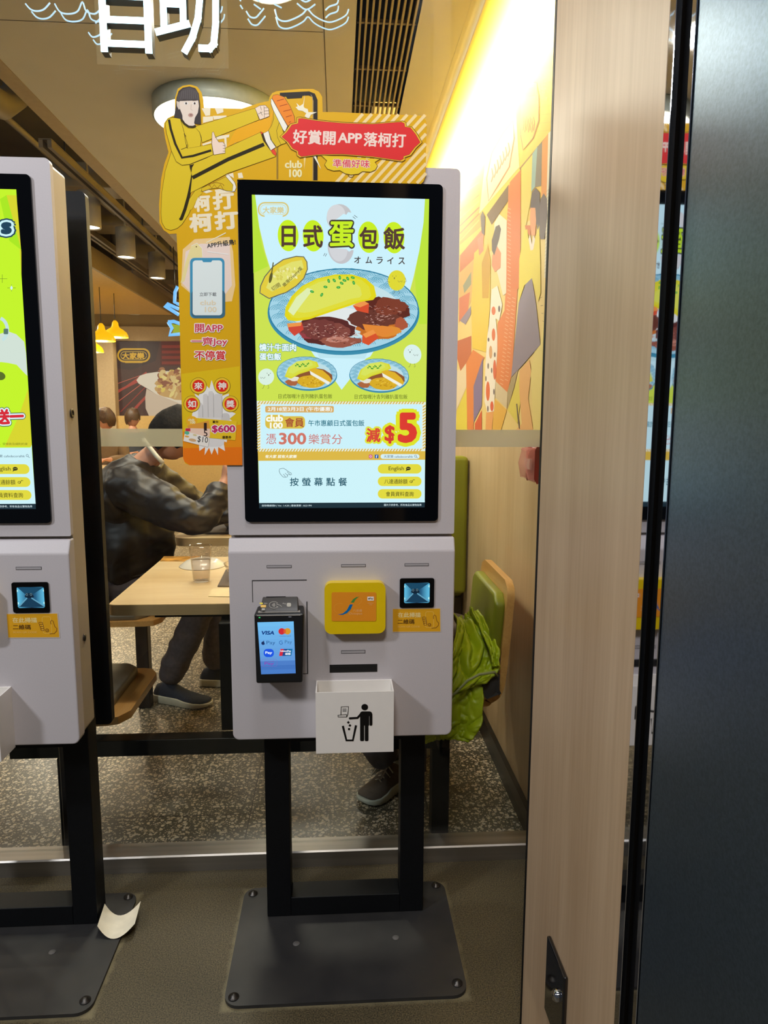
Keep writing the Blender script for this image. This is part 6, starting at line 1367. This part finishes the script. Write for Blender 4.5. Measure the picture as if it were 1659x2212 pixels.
def person(label, loc, J, face, tilt, mats, head_c, headscale=1.0, hands=None, feet=None, name_feet='shoe', hair_len=0.0, group=None, wr=None):
    """J: joints in world space. mats: (jacket, trousers, shoe upper, sole, lace, hair)"""
    t = thing('person', loc, label, 'person', group)
    B, E = {}, []
    def add(k, p, r, link=None, r2=None):
        B[k] = (*p, r, r2 or r)
        if link: E.append((link, k))
    add('pelvis', J['pelvis'], .125, None, .10); add('belly', J['belly'], .115, 'pelvis', .095); add('chest', J['chest'], .13, 'belly', .10)
    add('neck0', J['neck'], .055, 'chest'); hc = Vector(head_c); add('neck1', tuple(Vector(J['neck'])*.45+hc*.55), .050, 'neck0')
    for s_ in 'RL':
        add(s_+'sh', J[s_+'sh'], .052, 'chest'); add(s_+'el', J[s_+'el'], .040, s_+'sh'); mid = (Vector(J[s_+'el'])*.65+Vector(J[s_+'wr'])*.35); add(s_+'fo', mid, .038, s_+'el'); add(s_+'wrist', J[s_+'wr'], .024, s_+'fo')
        if hands and hands.get(s_): hand_nodes(B, E, J[s_+'wr'], hands[s_][0], hands[s_][1], s_, hands[s_][2])
        else: hand_nodes(B, E, J[s_+'wr'], (Vector(J[s_+'wr'])-mid), (0, 0, -1), s_, .4)
        add(s_+'hip', J[s_+'hip'], .085, 'pelvis'); add(s_+'kn', J[s_+'kn'], .060, s_+'hip'); cm = Vector(J[s_+'kn'])*.65+Vector(J[s_+'an'])*.35; add(s_+'ca', cm, .054, s_+'kn'); add(s_+'an', J[s_+'an'], .036, s_+'ca')
    hv, hf, M = head_geo(Vector(head_c), face, headscale, tilt)
    body = skin_mesh('body', B, E, SKIN, t, 2, True, (hv, hf))
    hair_geo(M, t, hair_len, mats[5]); eyes(M, t)
    jk = {k: B[k] for k in ('pelvis', 'belly', 'chest')}; g = .05 if wr else .035
    J2 = {k: (*v[:3], v[3]+g, v[4]+g) for k, v in jk.items()}; E2 = [('pelvis', 'belly'), ('belly', 'chest')]
    J2['collar'] = (*(Vector(J['neck'])*.8+Vector(J['chest'])*.2), .078); E2.append(('chest', 'collar'))
    if wr: J2['lap'] = (-.845, 3.17, .90, .16, .13); J2['hem'] = (-.90, 3.20, .66, .17, .15); E2 += [('belly', 'lap'), ('belly', 'hem')]
    for s_ in 'RL':
        J2[s_+'sh'] = (*J[s_+'sh'], .098 if wr else .082); J2[s_+'el'] = (*J[s_+'el'], .078 if wr else .066); J2[s_+'fo'] = (*(Vector(J[s_+'el'])*.5+Vector(J[s_+'wr'])*.5), .056); J2[s_+'cu'] = (*(Vector(J[s_+'el'])*.10+Vector(J[s_+'wr'])*.90), .040)
        E2 += [('chest', s_+'sh'), (s_+'sh', s_+'el'), (s_+'el', s_+'fo'), (s_+'fo', s_+'cu')]
    jo = skin_mesh('jacket', J2, E2, mats[0], t, 4 if wr else 2); wrinkle(jo, *(wr or (.006, 9.0, 1)))
    if wr: wrinkle(jo, .005, 17.0, 5.0, (1, 1, 1.5))
    T_ = {'pelvis': (*J['pelvis'], .135, .115)}; E3 = []
    for s_ in 'RL':
        T_[s_+'hip'] = (*J[s_+'hip'], .098); T_[s_+'kn'] = (*J[s_+'kn'], .074); T_[s_+'ca'] = (*(Vector(J[s_+'kn'])*.5+Vector(J[s_+'an'])*.5), .066); T_[s_+'an'] = (*(Vector(J[s_+'an'])+Vector((0, 0, -.012))), .064)
        E3 += [('pelvis', s_+'hip'), (s_+'hip', s_+'kn'), (s_+'kn', s_+'ca'), (s_+'ca', s_+'an')]
    to = skin_mesh('trousers', T_, E3, mats[1], t, 3); wrinkle(to, .007, 8.0, 4, (1, 1, 1.8))
    if feet:
        for s_ in 'RL': shoe((J[s_+'an'][0], J[s_+'an'][1], feet[s_][2]), feet[s_][:2], t, mats[2], mats[3], mats[4], 1.0, 'left_shoe' if s_ == 'L' else 'right_shoe')
    return t
BLKJ = basic('black_jacket_cloth', (30, 24, 23), .5, var=.25, scale=14, bump=.3)
TRS = basic('charcoal_trousers', (86, 77, 80), .8, var=.15, scale=60)
NAVY = basic('navy_knit', (26, 32, 50), .8, var=.2, scale=160, bump=.4)
SOLE = basic('cream_rubber', (206, 200, 176), .5)
OLIVE = basic('olive_cloth', (70, 66, 30), .8, var=.15, scale=30)
GREYSH = basic('grey_suede', (96, 84, 72), .85, var=.1, scale=120)
LACE = basic('pale_lace', (215, 208, 190), .7)
LWH = basic('off_white_rubber', (190, 192, 176), .5)
el = onY(436, 1128, 3.06); wrp = onY(486, 1040, 3.16)
J1 = dict(pelvis=(-.98, 3.32, .575), belly=(-1.0, 3.30, .76), chest=(-.945, 3.27, .98), neck=(-.845, 3.27, 1.125), Rsh=(-.92, 3.11, 1.03), Rel=tuple(el), Rwr=tuple(wrp), Lsh=(-.88, 3.43, 1.03), Lel=(-.66, 3.53, .83), Lwr=(-.47, 3.47, .87),
          Rhip=(-.95, 3.23, .52), Rkn=(-.585, 3.19, .52), Ran=(-.80, 3.245, .10), Lhip=(-.95, 3.41, .52), Lkn=(-.55, 3.42, .52), Lan=(-.62, 3.44, .09))
hc1 = onY(378, 938, 3.24)
man = person('man in a black jacket bending over his food behind the window', (-.98, 3.32, 0), J1, 12, 38, (BLKJ, TRS, NAVY, SOLE, None, HAIR), tuple(hc1), 1.02,
       {'R': ((.15, .1, .9), (.6, .6, -.2), 1.0), 'L': ((1, .1, 0), (0, 0, -1), .5)}, {'R': (-.585, 3.155, 0.0005), 'L': (-.40, 3.42, 0.0005)}, wr=(.015, 6.5, 2.0, (1, 1, 1.7)))
MB().tube([tuple(onY(x, y, 3.12)) for x, y in ((309, 948), (322, 965), (338, 985), (352, 1000))], .010, 8).build('white_collar', PAPER, man)
ch = thing('chopsticks', tuple(wrp+Vector((.02, .02, .08))), 'pair of wooden chopsticks in the hand of the man in the black jacket', 'chopsticks')
for d_ in (0, .012): MB().tube([wrp+Vector((-.02, d_, .14)), wrp+Vector((.08, .05+d_, .02))], .003, 6).build('chopstick', basic('bamboo', (206, 170, 110), .5), ch)
J2_ = dict(pelvis=(.27, 2.37, .575), belly=(.275, 2.37, .76), chest=(.26, 2.38, .97), neck=(.22, 2.38, 1.12), Rsh=(.24, 2.54, 1.02), Rel=(.12, 2.58, .80), Rwr=(-.06, 2.50, .80), Lsh=(.24, 2.22, 1.02), Lel=(.15, 2.17, .80), Lwr=(-.06, 2.26, .79),
           Rhip=(.24, 2.46, .52), Rkn=(.0, 2.50, .51), Ran=(.31, 2.66, .10), Lhip=(.24, 2.29, .52), Lkn=(-.02, 2.34, .50), Lan=(.175, 2.395, .11))
toe = onZ(783, 1742, 0)
prs = person('seated diner mostly hidden by the middle kiosk, grey laced shoe showing between its legs', (.27, 2.37, 0), J2_, 180, 25, (OLIVE, TRS, GREYSH, LWH, LACE, HAIR), (.15, 2.38, 1.22), 1.0, None, {'L': (toe.x, toe.y, .0005), 'R': (.13, 2.56, .0005)})
for cx0, cy0, Y_, fc, lab, jm in ((228, 905, 8.3, 200, 'far diner with brown hair beside the black panel, seen against the poster', basic('tan_top', (120, 96, 70), .8)), (286, 903, 9.5, -30, 'far diner in a dark blue top below the noodle poster', basic('slate_top', (54, 60, 74), .8))):
    h_ = onY(cx0, cy0, Y_); x, y = h_.x, h_.y; zz = h_.z
    Jf = dict(pelvis=(x, y, .53), belly=(x, y, .72), chest=(x, y, .93), neck=(x, y, zz-.17), Rsh=(x-.17, y, zz-.24), Rel=(x-.2, y-.05, .78), Rwr=(x-.1, y-.28, .80), Lsh=(x+.17, y, zz-.24), Lel=(x+.2, y-.05, .78), Lwr=(x+.1, y-.28, .80),
              Rhip=(x-.09, y, .5), Rkn=(x-.1, y-.4, .5), Ran=(x-.1, y-.38, .1), Lhip=(x+.09, y, .5), Lkn=(x+.1, y-.4, .5), Lan=(x+.1, y-.38, .1))
    person(lab, (x, y, 0), Jf, fc, 10, (jm, TRS, NAVY, SOLE, None, basic('brown_hair', (70, 48, 30), .5, var=.4, scale=80)), (x, y, zz), 1.0, None, {'R': (x-.1, y-.6, .0005), 'L': (x+.1, y-.6, .0005)}, group=None)
    bs = thing('bench', (x, y, 0), 'dark bench under the far diner %s' % ('with brown hair' if fc == 200 else 'in the dark blue top'), 'bench')
    MB().box(x-.16, x+.16, y-.12, y+.25, .31, .35).build('seat', PLY, bs, .01, 2)
    for dx in (-.15, .11): MB().box(x+dx, x+dx+.04, y+.0, y+.2, .0005, .31).build('leg', BLACKM, bs)
ft = thing('dining_table', (-2.7, 7.95, 0), 'far dining table in front of the two distant diners', 'table', 'light wood dining tables')
MB().prism(rrect(-3.4, 7.65, -2.2, 8.05, .04), 'Z', .70, .74).build('tabletop', TABLEWOOD, ft, .01, 2); MB().box(-2.83, -2.77, 7.8, 7.86, .0005, .70).build('pedestal', BLACKM, ft)

# ------------------------------------------------------------------ lime jacket draped over the right chair
LIME = basic('lime_nylon', (172, 190, 20), .42, var=.06, scale=12)
jk = thing('lime_jacket', (.40, 2.13, .45), 'lime green rain jacket slung over the seat and back of the green padded chair', 'jacket')
def sheet(name, path, widths, mat, amp, seed, thick=.006, nu=56, nv=64, swirl=1.0):
    """folded cloth: a ribbon of surface along a 3-D path with given cross vectors and ridged folds"""
    m = MB(); n = len(path)
    def cr(P, t):
        k = min(int(t*(n-1)), n-2); f = t*(n-1)-k; q = [Vector(P[max(0, k-1)]), Vector(P[k]), Vector(P[k+1]), Vector(P[min(n-1, k+2)])]
        return 0.5*((2*q[1])+(-q[0]+q[2])*f+(2*q[0]-5*q[1]+4*q[2]-q[3])*f*f+(-q[0]+3*q[1]-3*q[2]+q[3])*f**3)
    for j in range(nv+1):
        v = j/nv; c = cr(path, v); w_ = cr(widths, v); tng = (cr(path, min(1, v+.02))-cr(path, max(0, v-.02))).normalized(); nr = w_.cross(tng).normalized()
        for i in range(nu+1):
            u = i/nu*2-1; p = c+w_*u*(1+.08*noise.noise(Vector((v*5, seed, u*2))))
            q = Vector((u*1.6+seed, v*3.2, seed*.3)); q2 = q+Vector((noise.noise(q*1.3), noise.noise(q*1.3+Vector((9, 2, 1))), 0))*.8
            rd = (1-abs(noise.noise(q2*1.5))*2.2); r2 = (1-abs(noise.noise(q2*3.4))*2); env = 1-u**4*.4
            m.v.append(tuple(p+nr*amp*(rd*1.0+r2*.38)*env-nr*.02*u*u*swirl))
    for j in range(nv):
        for i in range(nu):
            a = j*(nu+1)+i; m.f.append((a, a+1, a+nu+2, a+nu+1)); m.smooth.append(True)
    o = m.build(name, mat, jk); s = o.modifiers.new('solid', 'SOLIDIFY'); s.thickness = thick; s.offset = 0; return o
JP = lambda x, y, Y: tuple(onY(x, y, Y))
def pathp(lst):
    C_, W_ = [], []
    for (xl_, yl_, xr_, yr_, Y0_, Y1_) in lst:
        a, b = onY(xl_, yl_, Y0_), onY(xr_, yr_, Y1_); C_.append(tuple((a+b)/2)); W_.append(tuple((b-a)/2))
    return C_, W_
c_, w__ = pathp([(972, 1332, 1018, 1322, 2.34, 2.36), (984, 1352, 1040, 1350, 2.22, 2.28), (978, 1395, 1062, 1388, 2.14, 2.22), (955, 1440, 1068, 1425, 2.09, 2.16), (940, 1490, 1074, 1452, 2.06, 2.11), (930, 1520, 1040, 1476, 2.055, 2.085)])
sheet('jacket_body', c_, w__, LIME, .020, 3.1)
c_, w__ = pathp([(948, 1470, 1036, 1455, 2.10, 2.13), (930, 1520, 1040, 1500, 2.08, 2.10), (920, 1560, 1040, 1545, 2.07, 2.085), (915, 1590, 1028, 1575, 2.065, 2.08), (915, 1602, 1010, 1598, 2.065, 2.075)])
sheet('jacket_hem', c_, w__, LIME, .012, 7.7)
MB().tube([JP(*p) for p in ((930, 1528, 2.045), (955, 1516, 2.04), (985, 1496, 2.04), (1010, 1470, 2.04), (1035, 1457, 2.045), (1068, 1452, 2.07), (1074, 1460, 2.085))], .0042, 8).build('piping', basic('grey_piping', (150, 156, 110), .6), jk)
c_, w__ = pathp([(1012, 1318, 1030, 1324, 2.33, 2.33), (1030, 1350, 1046, 1352, 2.25, 2.25), (1046, 1385, 1066, 1385, 2.17, 2.17), (1056, 1410, 1074, 1415, 2.13, 2.13), (1062, 1440, 1074, 1440, 2.11, 2.11)])
sheet('sleeve', c_, w__, LIME, .010, 5.2, nu=20)
MB().prism([(onY(x, y, 2.12).x, onY(x, y, 2.12).z) for x, y in ((1038, 1470), (1055, 1456), (1072, 1456), (1074, 1492), (1050, 1500), (1038, 1490))], 'Y', 2.10, 2.14).build('dark_lining', basic('dark_lining', (44, 44, 48), .8), jk, .008, 2)
